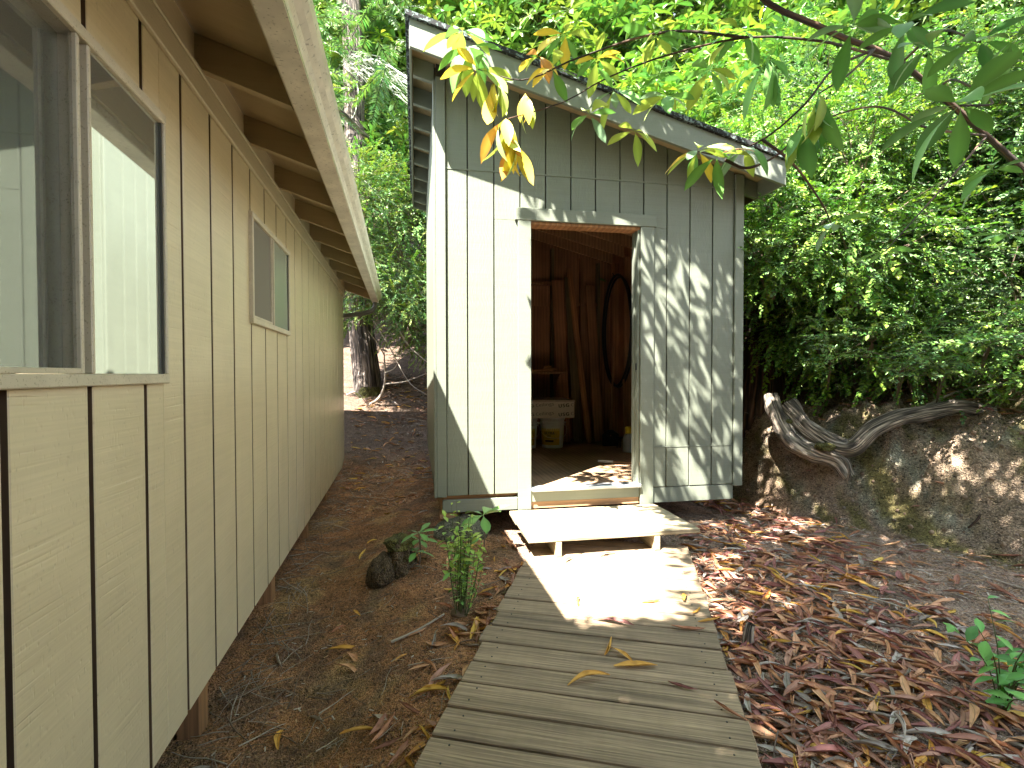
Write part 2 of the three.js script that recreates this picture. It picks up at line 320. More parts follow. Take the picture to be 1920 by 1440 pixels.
// ---------------------------------------------------------------- the house (local x out of the wall, z = - distance along it)
{
  const D = 0.8027, S = 0.3048, T0 = 1.2669, Y = (v) => v + EYE;
  const g = thing('house', 'tan house wall of upright grooved siding with rafter eave and gutter', 'house', [-D * HN[0], 0, D * HN[1]], PH);
  const END = 7.78, NEAR = -2.2, yb = Y(-1.2975), yt = Y(1.14), gap = 0.023, th = 0.024;
  // backing sheet behind the grooves, and the far end and the rest of the body
  const big = [1.04, 2.0, Y(-0.03), Y(0.885)], small = [3.06, 4.02, Y(0.28), Y(0.89)];
  const wins = [big, small];
  const k0 = Math.floor((NEAR - T0) / S), k1 = Math.ceil((END - T0) / S);
  const strips = [];
  for (let k = k0; k <= k1; k++) {
    const a = Math.max(NEAR, T0 + k * S + gap / 2), b = Math.min(END, T0 + (k + 1) * S - gap / 2);
    if (b - a < 0.02) continue;
    let list = [[a, b, yb, yt]];
    for (const [w0, w1, y0, y1] of wins) {
      const out = [];
      for (const [p, q, c, d] of list) {
        if (q <= w0 || p >= w1 || d <= y0 || c >= y1) { out.push([p, q, c, d]); continue; }
        if (p < w0) out.push([p, w0, c, d]); if (q > w1) out.push([w1, q, c, d]);
        const m0 = Math.max(p, w0), m1 = Math.min(q, w1);
        if (c < y0) out.push([m0, m1, c, y0]); if (d > y1) out.push([m0, m1, y1, d]);
      }
      list = out;
    }
    strips.push(...list);
  }
  for (const [a, b, c, d] of strips) if (b - a > 0.004) part('siding_board', splitSides(cbox(th, d - c, b - a, 0.0025, rr(0, 5), rr(0, 5))), [M.housePaint, M.shadedEdge], g, [-th / 2, (c + d) / 2, -(a + b) / 2]);
  // the wall behind, with the window openings
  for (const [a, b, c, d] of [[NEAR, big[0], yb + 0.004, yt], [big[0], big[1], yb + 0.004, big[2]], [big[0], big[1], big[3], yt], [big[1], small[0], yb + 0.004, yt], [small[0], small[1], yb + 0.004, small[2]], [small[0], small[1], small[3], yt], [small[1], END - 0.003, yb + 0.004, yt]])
    part('wall_sheathing', cbox(0.1, d - c, b - a, 0.001), M.grooveShade, g, [-th - 0.0502, (c + d) / 2, -(a + b) / 2]);
  ext('end_wall', -4.5, -th - 0.002, yb + 0.01, Y(1.3), -END, -END + 0.1, M.housePaint, g);
  ext('near_end_wall', -4.5, -th - 0.002, yb + 0.01, Y(1.3), -NEAR - 0.1, -NEAR, M.housePaint, g);
  ext('rear_wall', -4.6, -4.5, yb - 0.6, Y(1.3), -END, -NEAR, M.housePaint, g);
  ext('floor_deck', -4.5, -0.03, yb + 0.02, yb + 0.14, -END + 0.1, -NEAR - 0.1, M.post, g);
  for (const t of [2.42, 3.66, 4.95, 6.2]) part('pier_post', cbox(0.09, 0.6, 0.1, 0.004, rr(0, 2), rr(0, 2)), M.post, g, [-0.075, yb - 0.29, -t]);
  part('skirt_board', cbox(0.03, 0.5, 9.6, 0.003, 0, 0, true), M.post, g, [-1.1, yb - 0.24, -2.9]);  // unseen board added to keep light out of the crawlspace
  // frieze and blocking under the rafters
  ext('frieze_board', 0.0005, 0.021, Y(1.118), Y(1.226), -END, -NEAR, M.houseTrim, g, 0.004);
  ext('frieze_bead', 0.0215, 0.032, Y(1.205), Y(1.222), -END, -NEAR, M.houseTrim, g, 0.003);
  const pitch = 0.33, rt = (o) => Y(1.232) - pitch * o, depth = 0.135;
  const raft = []; for (let t = -1.78; t < END + 0.2; t += 0.668) raft.push(t + 0.125);
  const tails = raft.filter((t) => t < END - 0.1).concat([END + 0.19]);
  for (const t of tails) { const r = part('rafter', extrude([[-0.1, rt(-0.1)], [0.366, rt(0.366)], [0.366, rt(0.366) + depth], [-0.1, rt(-0.1) + depth]], 0.04, 0.002), M.houseDeck, g); r.position.z = -t; }
  for (let i = 0; i < tails.length - 1; i++) ext('blocking', -0.03, 0.004, Y(1.2265), rt(0) + depth - 0.002, -tails[i + 1] + 0.041, -tails[i] - 0.001, M.houseTrim, g, 0.002);
  // roof: boarded deck with shingles
  const rd = part('roof_deck', extrude([[-4.6, rt(-4.6) + depth + 0.001], [0.372, rt(0.372) + depth + 0.001], [0.372, rt(0.372) + depth + 0.02], [-4.6, rt(-4.6) + depth + 0.02]], END - NEAR + 0.5), M.houseDeck, g); rd.position.z = -END - 0.24;
  const rs = part('roof_shingles', extrude([[-4.7, rt(-4.7) + depth + 0.022], [0.42, rt(0.42) + depth + 0.022], [0.42, rt(0.42) + depth + 0.034], [-4.7, rt(-4.7) + depth + 0.034]], END - NEAR + 0.56), M.shingle, g); rs.position.z = -END - 0.27;
  ext('fascia_board', 0.3725, 0.392, rt(0.37) - 0.01, rt(0.37) + depth + 0.018, -END - 0.24, -NEAR + 0.2, M.houseTrim, g, 0.003);
  // gutter: bent metal, open at the top
  const gy = Y(1.065), gut = thing.call ? new THREE.Group() : null; gut.name = 'gutter'; g.add(gut);
  const prof = [[0.4855, 0.0], [0.487, 0.022], [0.497, 0.04], [0.518, 0.056], [0.533, 0.074], [0.538, 0.1], [0.538, 0.112], [0.526, 0.113]], th2 = 0.0025;
  const line = prof.concat(prof.slice().reverse().map(([x, y]) => [x - th2, y - (x > 0.5 && y > 0.12 ? th2 : 0)]));
  const LG = END + 0.22 - NEAR - 0.2;
  const front = part('gutter_front', extrude(line.map(([x, y]) => [x, y + gy]), LG), M.gutter, gut); front.position.z = -END - 0.22;
  ext('gutter_bottom', 0.3935, 0.4825, gy - 0.004, gy, -END - 0.22, -NEAR - 0.2, M.gutter, gut, 0.001);
  ext('gutter_back', 0.3925, 0.3955, gy + 0.0005, gy + 0.13, -END - 0.22, -NEAR - 0.2, M.gutter, gut, 0.001);
  part('gutter_end_cap', extrude([[0.396, gy + 0.001], [0.4825, gy + 0.001], [0.49, gy + 0.04], [0.53, gy + 0.08], [0.53, gy + 0.11], [0.396, gy + 0.112]], 0.003), M.gutter, gut).position.z = -END - 0.2225;
  part('downspout', tube([V(0.44, gy + 0.0, -END - 0.13), V(0.44, gy - 0.06, -END - 0.13), V(0.41, gy - 0.12, -END - 0.12), V(0.30, gy - 0.165, -END - 0.11), V(0.02, gy - 0.215, -END - 0.09), V(-0.3, gy - 0.25, -END - 0.09), V(-0.36, gy - 0.4, -END - 0.09), V(-0.36, 0, -END - 0.09)], 0.034, 0.034, 40, 10), M.downspout, g);
  // debris caught along the gutter: needles and bits of twig
  {
    const list = []; for (let i = 0; i < 60; i++) { const t = rr(1.2, 7.8), yy = gy + rr(0.05, 0.13), o = 0.525 + (yy - gy - 0.126) * 0.35 + 0.003, a = rr(-1.4, 1.4), l = rr(0.008, 0.03); list.push(tube([V(o, yy, -t), V(o + 0.002, yy + Math.sin(a) * l * 0.5, -t + Math.cos(a) * l * 0.5), V(o + 0.001, yy + Math.sin(a) * l, -t + Math.cos(a) * l)], 0.0012, 0.0008, 2, 4)); }
    tag(part('needle_debris', mergeGeometries(list), M.twig, gut), null, null, null, 'stuff');
  }
  // windows: aluminium frame proud of the siding, a sliding sash and an insect screen
  function windowAt([a, b, c, d], name, screenM, paneM, mid, tilt) {
    const w = new THREE.Group(); w.name = 'window'; g.add(w); w.userData.label = name;
    const F = 0.032, p = 0.022;
    ext('frame', -0.05, p, c, c + F, -b, -a, M.frame, w, 0.003); ext('frame', -0.05, p, d - F, d, -b, -a, M.frame, w, 0.003);
    const y0 = c + F + 0.0005, y1 = d - F - 0.0005;
    ext('frame', -0.05, p - 0.001, y0, y1, -a - 0.022, -a, M.frame, w, 0.003); ext('frame', -0.05, p - 0.001, y0, y1, -b, -b + 0.016, M.frame, w, 0.003);
    ext('gasket', 0.0, 0.0135, y0, y1, -b + 0.0165, -b + 0.022, M.darkFrame, w, 0.001);
    ext('mullion', -0.045, 0.018, y0, y1, -mid - 0.034, -mid - 0.02, M.frame, w, 0.003);
    ext('mullion_channel', -0.05, -0.012, y0, y1, -mid - 0.0195, -mid + 0.0065, M.darkFrame, w, 0.001);
    ext('mullion', -0.045, 0.014, y0, y1, -mid + 0.007, -mid + 0.014, M.frame, w, 0.002);
    ext('screen_frame', -0.002, 0.017, y0, y1, -mid + 0.018, -mid + 0.027, M.frame, w, 0.002);
    ext('screen_frame', -0.002, 0.017, y0, y0 + 0.014, -mid + 0.0275, -a - 0.0225, M.frame, w, 0.002);
    ext('pane', 0.0035, 0.0075, y0, y1, -b + 0.0225, -mid - 0.0345, paneM, w, 0.0005).rotation.y = tilt;
    ext('pane', -0.034, -0.03, y0, y1, -mid + 0.0145, -a - 0.0225, paneM, w, 0.0005);
    ext('insect_screen', 0.006, 0.007, y0 + 0.015, y1, -mid + 0.0275, -a - 0.0225, screenM, w, 0.0002);
  }
  windowAt(big, 'large sliding window mirroring the shed, dark screen on one half', M.screen, M.pane, 1.53, 0.012);
  windowAt(small, 'small sliding window with a grey screen and a frosted half', M.screenPale, M.frosted, 3.53, 0);
}

// ---------------------------------------------------------------- the shed (local x along its front, z out of it, y up from the boardwalk)
const shedAt = (u, y, w) => [SO[0] + u * Math.cos(TH) + w * Math.sin(TH), y, -(SO[1] + u * Math.sin(TH) - w * Math.cos(TH))];
const FLOOR = 0.285;
{
  const Y = (v) => v + EYE, g = thing('garden_shed', 'grey wooden shed with sloped roof and open doorway', 'shed', [SO[0], 0, -SO[1]], TH);
  const S = 0.2032, gap = 0.010, th = 0.013, yb = Y(-0.925), yf = Y(1.543), yl = Y(-0.598);
  const rake = (u) => Y(2.123) - 0.2607 * u, deckY = (u) => rake(u) + 0.135, U0 = -0.2345, U1 = 2.305, DEPTH = 2.95;
  const cuts = [-0.16]; for (let k = 0; k <= 10; k++) cuts.push(k * S); cuts.push(2.225);
  const door = [0.49, 1.373, FLOOR, Y(1.157)], hole = [0.392, 1.5, 0, Y(1.182)];
  for (let i = 0; i < cuts.length - 1; i++) {
    const a = cuts[i] + (i ? gap / 2 : 0), b = cuts[i + 1] - (i < cuts.length - 2 ? gap / 2 : 0);
    part('siding_board', extrude([[a, yf + 0.006], [b, yf + 0.006], [b, deckY(b)], [a, deckY(a)]], th), M.shedPaint, g).position.z = -th;
    const piece = (p, q, c, d) => { if (q - p > 0.008 && d - c > 0.01) part('siding_board', cbox(q - p, d - c, th, 0.0022, rr(0, 4), rr(0, 4)), M.shedPaint, g, [(p + q) / 2, (c + d) / 2, -th / 2]); };
    if (b <= hole[0] || a >= hole[1]) { if (a >= 1.4) { piece(a, b, yl + 0.004, yf - 0.006); piece(a, b, yb, yl - 0.004); } else piece(a, b, yb, yf - 0.006); }
    else { piece(a, b, hole[3], yf - 0.006); if (a < hole[0]) piece(a, hole[0], yb, hole[3]); if (b > hole[1]) { piece(hole[1], b, yl + 0.004, hole[3]); piece(hole[1], b, yb, yl - 0.004); } }
  }
  ext('z_flashing', -0.16, 2.225, yf - 0.0055, yf + 0.0055, -0.008, 0.0035, M.shedTrim, g, 0.001);
  ext('z_flashing', 1.5055, 2.225, yl - 0.0035, yl + 0.0035, -0.008, 0.004, M.shedTrim, g, 0.001);
  // sheathing behind the grooves
  const back = (p, q, c, d) => part('wall_sheathing', cbox(q - p, d - c, 0.012, 0.0005, 1, 1), M.grooveShade, g, [(p + q) / 2, (c + d) / 2, -th - 0.0062]);
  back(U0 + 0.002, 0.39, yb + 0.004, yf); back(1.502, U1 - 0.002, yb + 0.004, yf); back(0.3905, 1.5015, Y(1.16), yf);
  part('wall_sheathing', extrude([[U0 + 0.002, yf + 0.001], [U1 - 0.002, yf + 0.001], [U1 - 0.002, deckY(U1)], [U0 + 0.002, deckY(U0)]], 0.012), M.grooveShade, g).position.z = -th - 0.0125;
  // corner trim, casings, skirts
  const trim = (n, a, b, c, d, z0 = 0.0005, z1 = 0.021) => ext(n, a, b, c, d, z0, z1, M.shedTrim, g, 0.003);
  trim('corner_trim', -0.237, -0.165, yb - 0.005, Y(2.205)); trim('corner_trim', 2.227, 2.306, yb - 0.015, Y(1.655));
  ext('corner_trim', -0.257, -0.2375, yb - 0.006, Y(2.18), -0.07, 0.02, M.shedTrim, g, 0.003);
  trim('door_casing', 0.385, 0.489, Y(-1.055), Y(1.181)); trim('door_casing', 1.392, 1.505, Y(-1.06), Y(1.181)); trim('door_casing', 0.362, 1.522, Y(1.1815), Y(1.277), 0.0005, 0.024);
  trim('skirt_board', -0.195, 0.384, Y(-1.052), Y(-0.958), -0.03, 0.004); trim('skirt_board', 1.506, 2.235, Y(-1.056), Y(-0.932), -0.03, -0.004);
  trim('riser_board', 0.4895, 1.3915, Y(-1.0), Y(-0.915), -0.03, 0.006);
  ext('sill_beam', 0.4895, 1.3915, Y(-1.054), Y(-1.0005), -0.04, -0.006, M.rawWood, g, 0.003, true);
  ext('rim_joist', -0.19, 2.23, Y(-1.06), Y(-0.93), -0.075, -0.0405, M.post, g, 0.003, true);
  ext('rim_joist', -0.2, -0.16, Y(-1.085), Y(-0.945), -DEPTH, -0.076, M.rawWood, g, 0.003, true);
  ext('corner_block', -0.215, -0.09, Y(-1.105), Y(-1.062), -0.12, -0.02, M.rawWood, g, 0.004, true);
  // door jambs and threshold
  ext('door_jamb', 0.4705, 0.4885, FLOOR, Y(1.158), -0.12, 0.0, M.shedTrim, g, 0.002); ext('door_jamb', 1.374, 1.3915, FLOOR, Y(1.158), -0.12, 0.0, M.shedTrim, g, 0.002); ext('door_jamb', 0.4705, 1.3915, Y(1.1585), Y(1.181), -0.12, 0.0, M.lightWood, g, 0.002);
  ext('door_stop', 1.362, 1.3735, FLOOR, Y(1.145), -0.09, -0.045, M.shedTrim, g, 0.002);
  ext('strike_plate', 1.3715, 1.3738, Y(0.03), Y(0.085), -0.04, -0.015, M.black, g, 0.0005);
  ext('threshold', 0.489, 1.392, Y(-0.914), Y(-0.885), -0.06, 0.05, M.aluminium, g, 0.006);
  // side, rear walls
  for (let k = 0; k < 15; k++) { const a = -0.07 - k * S, b = Math.max(-DEPTH, a - S + gap); if (a - b < 0.03) break; part('siding_board', cbox(th, deckY(U0) - yb, a - b, 0.002, rr(0, 4), rr(0, 4)), M.shedPaint, g, [U0 - th / 2 + 0.001, (deckY(U0) + yb) / 2, (a + b) / 2]); }
  ext('side_sheathing', U0 + 0.0015, U0 + 0.014, yb + 0.01, deckY(U0) - 0.005, -DEPTH, -0.026, M.brownWood, g, 0.0005, true);
  ext('side_wall', U1 - 0.02, U1 - 0.002, yb, deckY(U1) - 0.004, -DEPTH, -0.026, M.redWood, g, 0.001);
  part('rear_wall', extrude([[U0 + 0.015, yb], [U1 - 0.021, yb], [U1 - 0.021, deckY(U1)], [U0 + 0.015, deckY(U0)]], 0.015), M.brownWood, g).position.z = -DEPTH;
  // floor of plywood
  ext('floor_sheet', U0 + 0.016, 1.0, FLOOR - 0.02, FLOOR, -DEPTH + 0.016, -0.062, M.plyFloor, g, 0.001); ext('floor_sheet', 1.002, U1 - 0.022, FLOOR - 0.02, FLOOR, -DEPTH + 0.016, -0.062, M.plyFloor, g, 0.001);
  ext('floor_sheet', U0 + 0.016, 0.4695, FLOOR - 0.02, FLOOR, -0.061, -0.03, M.plyFloor, g, 0.001); ext('floor_sheet', 1.393, U1 - 0.022, FLOOR - 0.02, FLOOR, -0.061, -0.03, M.plyFloor, g, 0.001);
  // studs, plates and blocking inside
  const stud = (u, w, m, h0 = FLOOR, h1 = 9) => ext('stud', u - 0.019, u + 0.019, h0 + 0.001, Math.min(h1, rake(u) - 0.06), w, w + 0.088, m, g, 0.002);
  for (const [u, m] of [[0.6, M.brownWood], [1.02, M.redWood], [1.43, M.greenWood], [1.84, M.brownWood], [2.08, M.greenWood], [0.2, M.brownWood]]) stud(u, -DEPTH + 0.017, m);
  for (const w of [-0.6, -1.0, -1.42, -1.83, -2.24, -2.65]) ext('stud', U1 - 0.11, U1 - 0.0205, FLOOR + 0.001, rake(U1) - 0.05, w - 0.019, w + 0.019, M.brownWood, g, 0.002);
  for (const w of [-0.5, -0.9, -1.3, -1.7, -2.1, -2.5]) ext('stud', U0 + 0.0145, U0 + 0.1, FLOOR + 0.001, rake(U0) - 0.02, w - 0.019, w + 0.019, M.brownWood, g, 0.002);
  ext('blocking', U0 + 0.1, 1.41, Y(1.2), Y(1.24), -DEPTH + 0.018, -DEPTH + 0.1, M.brownWood, g, 0.002); ext('blocking', 1.4495, 2.06, Y(0.93), Y(0.97), -DEPTH + 0.018, -DEPTH + 0.08, M.brownWood, g, 0.002);
  for (const [a, b, m] of [[0.64, 0.99, M.rawWood], [1.04, 1.4, M.redWood], [1.46, 1.81, M.redWood], [1.87, 2.05, M.brownWood]]) ext('plywood_panel', a, b, FLOOR + 0.002, Y(0.92), -DEPTH + 0.0165, -DEPTH + 0.03, m, g, 0.001);
  // rafters inside, tails outside on the high side
  const slopeBox = (n, u0, u1, dy0, dy1, w, t, m) => part(n, extrude([[u0, rake(u0) + dy0], [u1, rake(u1) + dy0], [u1, rake(u1) + dy1], [u0, rake(u0) + dy1]], t, 0.0015), m, g).position.set(0, 0, w);
  for (let k = 0; k < 8; k++) { const w = -0.06 - k * 0.4064; slopeBox('rafter', U0 + 0.016, U1 - 0.022, -0.005, 0.132, w, 0.038, M.rawWood); }
  for (let k = 0; k < 8; k++) slopeBox('rafter_tail', -0.398, U0 - 0.0125, -0.005, 0.132, -0.06 - k * 0.4064, 0.038, M.shedTrim);
  slopeBox('lookout', 2.3075, 2.452, 0.0, 0.132, -0.06, 0.038, M.shedTrim); slopeBox('lookout', 2.3075, 2.452, 0.0, 0.132, -1.3, 0.038, M.shedTrim); slopeBox('lookout', 2.3075, 2.452, 0.0, 0.132, -2.5, 0.038, M.shedTrim);
  slopeBox('roof_deck', -0.405, 2.455, 0.1355, 0.15, -DEPTH - 0.2, DEPTH + 0.2 + 0.27, M.houseDeck);
  slopeBox('rake_board', -0.42, 2.475, 0.0, 0.187, 0.2755, 0.025, M.shedTrim); slopeBox('rake_board', -0.42, 2.475, 0.0, 0.187, -DEPTH - 0.226, 0.025, M.shedTrim);
  slopeBox('roof_shingles', -0.45, 2.5, 0.189, 0.226, -DEPTH - 0.25, DEPTH + 0.25 + 0.325, M.shingle);
  slopeBox('roof_sheathing', -0.405, 2.455, 0.151, 0.188, -DEPTH - 0.2, DEPTH + 0.2 + 0.274, M.brownWood);
  ext('fascia_board', -0.424, -0.406, rake(-0.41) - 0.0, rake(-0.41) + 0.184, -DEPTH - 0.2, 0.275, M.shedTrim, g, 0.003);
  ext('fascia_board', 2.456, 2.474, rake(2.465), rake(2.465) + 0.184, -DEPTH - 0.2, 0.275, M.shedTrim, g, 0.003);
}

// ---------------------------------------------------------------- boardwalk and step
{
  const A = 0.222, dir = [Math.sin(A), Math.cos(A)], acr = [Math.cos(A), -Math.sin(A)];   // along and across, in (X, Z)
  const g = thing('boardwalk', 'weathered grey-brown plank boardwalk leading to the shed step', 'boardwalk', [0.085, 0, -3.27], 0);
  g.rotation.y = -A;                                  // local x across to the right, local z towards the camera
  for (let k = -3; k < 23; k++) {
    const l = 1.035 + rr(-0.012, 0.012), gapk = rr(0.008, 0.015), z = 0.04 + k * 0.1517;
    const b = part('plank', cbox(l, 0.036, 0.1517 - gapk, 0.004, rr(0, 6), rr(0, 6)), M.deck[Math.floor(rnd() * 4)], g, [0.515 + rr(-0.008, 0.008), -0.018 + rr(-0.002, 0.002), z], [rr(-0.008, 0.008), rr(-0.004, 0.004), rr(-0.003, 0.003)]);
    for (const x of [-0.44, 0.44]) for (const dz of [-0.04, 0.04]) part('nail_head', new THREE.CylinderGeometry(0.0035, 0.0035, 0.003, 6), M.black, b, [x + rr(-0.006, 0.006), 0.0185, dz + rr(-0.006, 0.006)]);
  }
  for (const x of [0.06, 0.5, 0.97]) ext('sleeper', x - 0.02, x + 0.02, -0.13, -0.0385, -0.48, 3.5, M.post, g, 0.003);
}
{
  const g = thing('porch_step', 'low wooden step of sunlit planks under the shed doorway', 'step', shedAt(0, 0, 0), TH);
  const y = 0.13;
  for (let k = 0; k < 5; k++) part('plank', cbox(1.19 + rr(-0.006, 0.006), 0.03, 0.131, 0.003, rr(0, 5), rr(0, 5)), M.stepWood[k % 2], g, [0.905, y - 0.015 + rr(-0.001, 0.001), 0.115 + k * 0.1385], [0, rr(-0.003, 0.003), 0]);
  for (const u of [0.51, 1.19]) ext('bearer', u - 0.019, u + 0.019, 0.0015, y - 0.0325, 0.06, 0.738, M.stepWood[0], g, 0.003);
  ext('cross_piece', 0.5295, 1.17, 0.004, y - 0.033, 0.06, 0.098, M.stepWood[1], g, 0.003);
}

// ---------------------------------------------------------------- leaves
// one blade: x along, z across, y up; n steps along; colour per vertex
function blade(L, W, { n = 6, fold = 0.25, droop = 0.2, wide = 0.5, stalk = 0.08, tone = [1, 1, 1], rib = 1.25, twist = 0, rip = 0 } = {}) {
  const P = [], C = [], T = [], I = [];
  for (let i = 0; i <= n; i++) {
    const s = i / n, e = Math.pow(Math.sin(Math.PI * Math.pow(clamp((s - stalk) / (1 - stalk)), Math.log(0.5) / Math.log(wide))), 0.8), w = Math.max(0.0012 / W, s < stalk ? 0.02 : e) * W / 2;
    const x = L * (s - droop * droop * s * s * 0.3), y = -droop * L * s * s;
    for (const j of [-1, 0, 1]) {
      const ww = w * (1 - rip * rnd()), tw = twist * s;
      P.push(x, y + Math.abs(j) * ww * fold + j * ww * Math.sin(tw), j * ww * Math.cos(tw)); T.push(s, j * 0.5 + 0.5);
      const k = j === 0 ? rib : 1; C.push(tone[0] * k, tone[1] * k, tone[2] * k);
    }
  }
  for (let i = 0; i < n; i++) for (let j = 0; j < 2; j++) { const a = i * 3 + j; I.push(a, a + 1, a + 3, a + 1, a + 4, a + 3); }
  const g = new THREE.BufferGeometry();
  g.setAttribute('position', new THREE.Float32BufferAttribute(P, 3)); g.setAttribute('color', new THREE.Float32BufferAttribute(C, 3)); g.setAttribute('uv', new THREE.Float32BufferAttribute(T, 2)); g.setIndex(I); g.computeVertexNormals();
  return g;
}
const Q = new THREE.Quaternion(), E = new THREE.Euler(), M4 = () => new THREE.Matrix4();
const pose = (p, e, s = 1) => M4().compose(p, Q.setFromEuler(E.set(...e)), V(s, s, s));
function tint(g, c) { const a = g.attributes.color; for (let i = 0; i < a.count; i++) a.setXYZ(i, a.getX(i) * c[0], a.getY(i) * c[1], a.getZ(i) * c[2]); return g; }
function plainColor(g, c) { const n = g.attributes.position.count, a = new Float32Array(n * 3); for (let i = 0; i < n; i++) a.set(c, i * 3); g.setAttribute('color', new THREE.BufferAttribute(a, 3)); return g; }
// a spray of small leaves on a twig (about 0.24 m), leaves in two ranks
function spray(n, len, lw, ll, flat) {
  const list = [plainColor(tube([V(0, 0, 0), V(len * 0.5, 0.015, 0.01), V(len, -0.015, 0)], 0.0022, 0.0008, 4, 4), [0.2, 0.14, 0.09])];
  for (let i = 0; i < n; i++) {
    const s = (i + 0.6) / n, side = i % 2 ? 1 : -1, k = rr(0.75, 1.2);
    const b = blade(ll * k * (1.1 - 0.35 * s), lw * k, { n: 2, fold: 0.35, droop: rr(0, 0.4), wide: 0.5, stalk: 0.02, tone: [rr(0.75, 1.3), rr(0.85, 1.15), rr(0.7, 1.2)] });
    b.applyMatrix4(pose(V(len * s, 0.015 * Math.sin(s * 3), 0), [rr(-flat, flat), side * (-1.05 + 0.7 * s) + rr(-0.3, 0.3), rr(-0.25, 0.5)]));
    list.push(b);
  }
  return mergeGeometries(list);
}
// a whorl of long leathery leaves
function whorl(n, L0, W0, opt = {}) {
  const list = [];
  for (let i = 0; i < n; i++) {
    const b = blade(L0 * rr(0.75, 1.15), W0 * rr(0.8, 1.15), { n: 4, fold: rr(0.1, 0.4), droop: rr(0.1, 0.55), wide: 0.58, stalk: 0.12, tone: [rr(0.8, 1.3), rr(0.85, 1.15), rr(0.7, 1.2)], rib: 1.2, ...opt });
    b.applyMatrix4(pose(V(0, 0, 0), [rr(-0.5, 0.5), i / n * 6.283 + rr(-0.25, 0.25), rr(-0.15, 0.6)]));
    list.push(b);
  }
  return mergeGeometries(list);
}
const sprays = [spray(18, 0.24, 0.021, 0.034, 0.5), spray(20, 0.28, 0.02, 0.032, 0.6), spray(15, 0.2, 0.023, 0.036, 0.7)];
const whorls = [whorl(9, 0.15, 0.044), whorl(8, 0.17, 0.05), whorl(10, 0.14, 0.04)];
const fir = (() => { const list = [plainColor(tube([V(0, 0, 0), V(0.25, -0.02, 0), V(0.5, -0.08, 0)], 0.004, 0.0015, 3, 4), [0.2, 0.15, 0.1])]; for (let i = 0; i < 46; i++) { const s = (i + 1) / 47, sd = i % 2 ? 1 : -1, b = blade(rr(0.08, 0.13) * (1.1 - 0.6 * s), 0.02, { n: 2, fold: 0.3, droop: 0.3, tone: [rr(0.7, 1.3), rr(0.85, 1.15), rr(0.7, 1.2)] }); b.applyMatrix4(pose(V(0.5 * s, -0.09 * s * s, 0), [rr(-0.4, 0.4), sd * -1.0 + rr(-0.2, 0.2), rr(-0.3, 0.3)])); list.push(b); } return mergeGeometries(list); })();

function scatter(name, geo, mats, cols, parent, m = L.spray) {
  const im = shade(new THREE.InstancedMesh(geo, m, mats.length)); im.name = name; im.userData.kind = 'stuff';
  mats.forEach((x, i) => { im.setMatrixAt(i, x); im.setColorAt(i, new THREE.Color().setRGB(...cols[i])); });
  parent.add(im); return im;
}
// the same, joined into one mesh: position, normal and colour only
function massed(name, geos, per, parent, m = L.spray) {
  let nv = 0, ni = 0; geos.forEach((g, k) => { nv += g.attributes.position.count * per[k][0].length; ni += g.index.count * per[k][0].length; });
  const P = new Float32Array(nv * 3), N = new Float32Array(nv * 3), C = new Float32Array(nv * 3), I = new Uint32Array(ni); let a = 0, c = 0;
  geos.forEach((g, k) => {
    const gp = g.attributes.position.array, gn = g.attributes.normal.array, gc = g.attributes.color.array, gi = g.index.array, n = gp.length / 3;
    per[k][0].forEach((x, i) => {
      const e = x.elements, col = per[k][1][i], s = 1 / Math.hypot(e[0], e[1], e[2]);
      for (let q = 0; q < n; q++) {
        const o = (a + q) * 3, j = q * 3, px = gp[j], py = gp[j + 1], pz = gp[j + 2], nx = gn[j], ny = gn[j + 1], nz = gn[j + 2];
        P[o] = e[0] * px + e[4] * py + e[8] * pz + e[12]; P[o + 1] = e[1] * px + e[5] * py + e[9] * pz + e[13]; P[o + 2] = e[2] * px + e[6] * py + e[10] * pz + e[14];
        N[o] = (e[0] * nx + e[4] * ny + e[8] * nz) * s; N[o + 1] = (e[1] * nx + e[5] * ny + e[9] * nz) * s; N[o + 2] = (e[2] * nx + e[6] * ny + e[10] * nz) * s;
        C[o] = gc[j] * col[0]; C[o + 1] = gc[j + 1] * col[1]; C[o + 2] = gc[j + 2] * col[2];
      }
      for (let q = 0; q < gi.length; q++) I[c + q] = gi[q] + a;
      a += n; c += gi.length;
    });
  });
  const g = new THREE.BufferGeometry(); g.setAttribute('position', new THREE.BufferAttribute(P, 3)); g.setAttribute('normal', new THREE.BufferAttribute(N, 3)); g.setAttribute('color', new THREE.BufferAttribute(C, 3)); g.setIndex(new THREE.BufferAttribute(I, 1));
  const o = part(name, g, m, parent); o.userData.kind = 'stuff'; return o;
}
const greens = { deep: [[0.07, 0.15, 0.03], [0.09, 0.19, 0.035], [0.07, 0.16, 0.045], [0.13, 0.24, 0.035]], bright: [[0.095, 0.21, 0.02], [0.07, 0.18, 0.02], [0.14, 0.24, 0.022], [0.05, 0.14, 0.025], [0.17, 0.25, 0.025]], mid: [[0.11, 0.25, 0.025], [0.15, 0.30, 0.03], [0.08, 0.20, 0.035], [0.20, 0.34, 0.025]] };
const vary = (c) => { const k = rr(0.75, 1.25); return c.map((v) => v * k); };
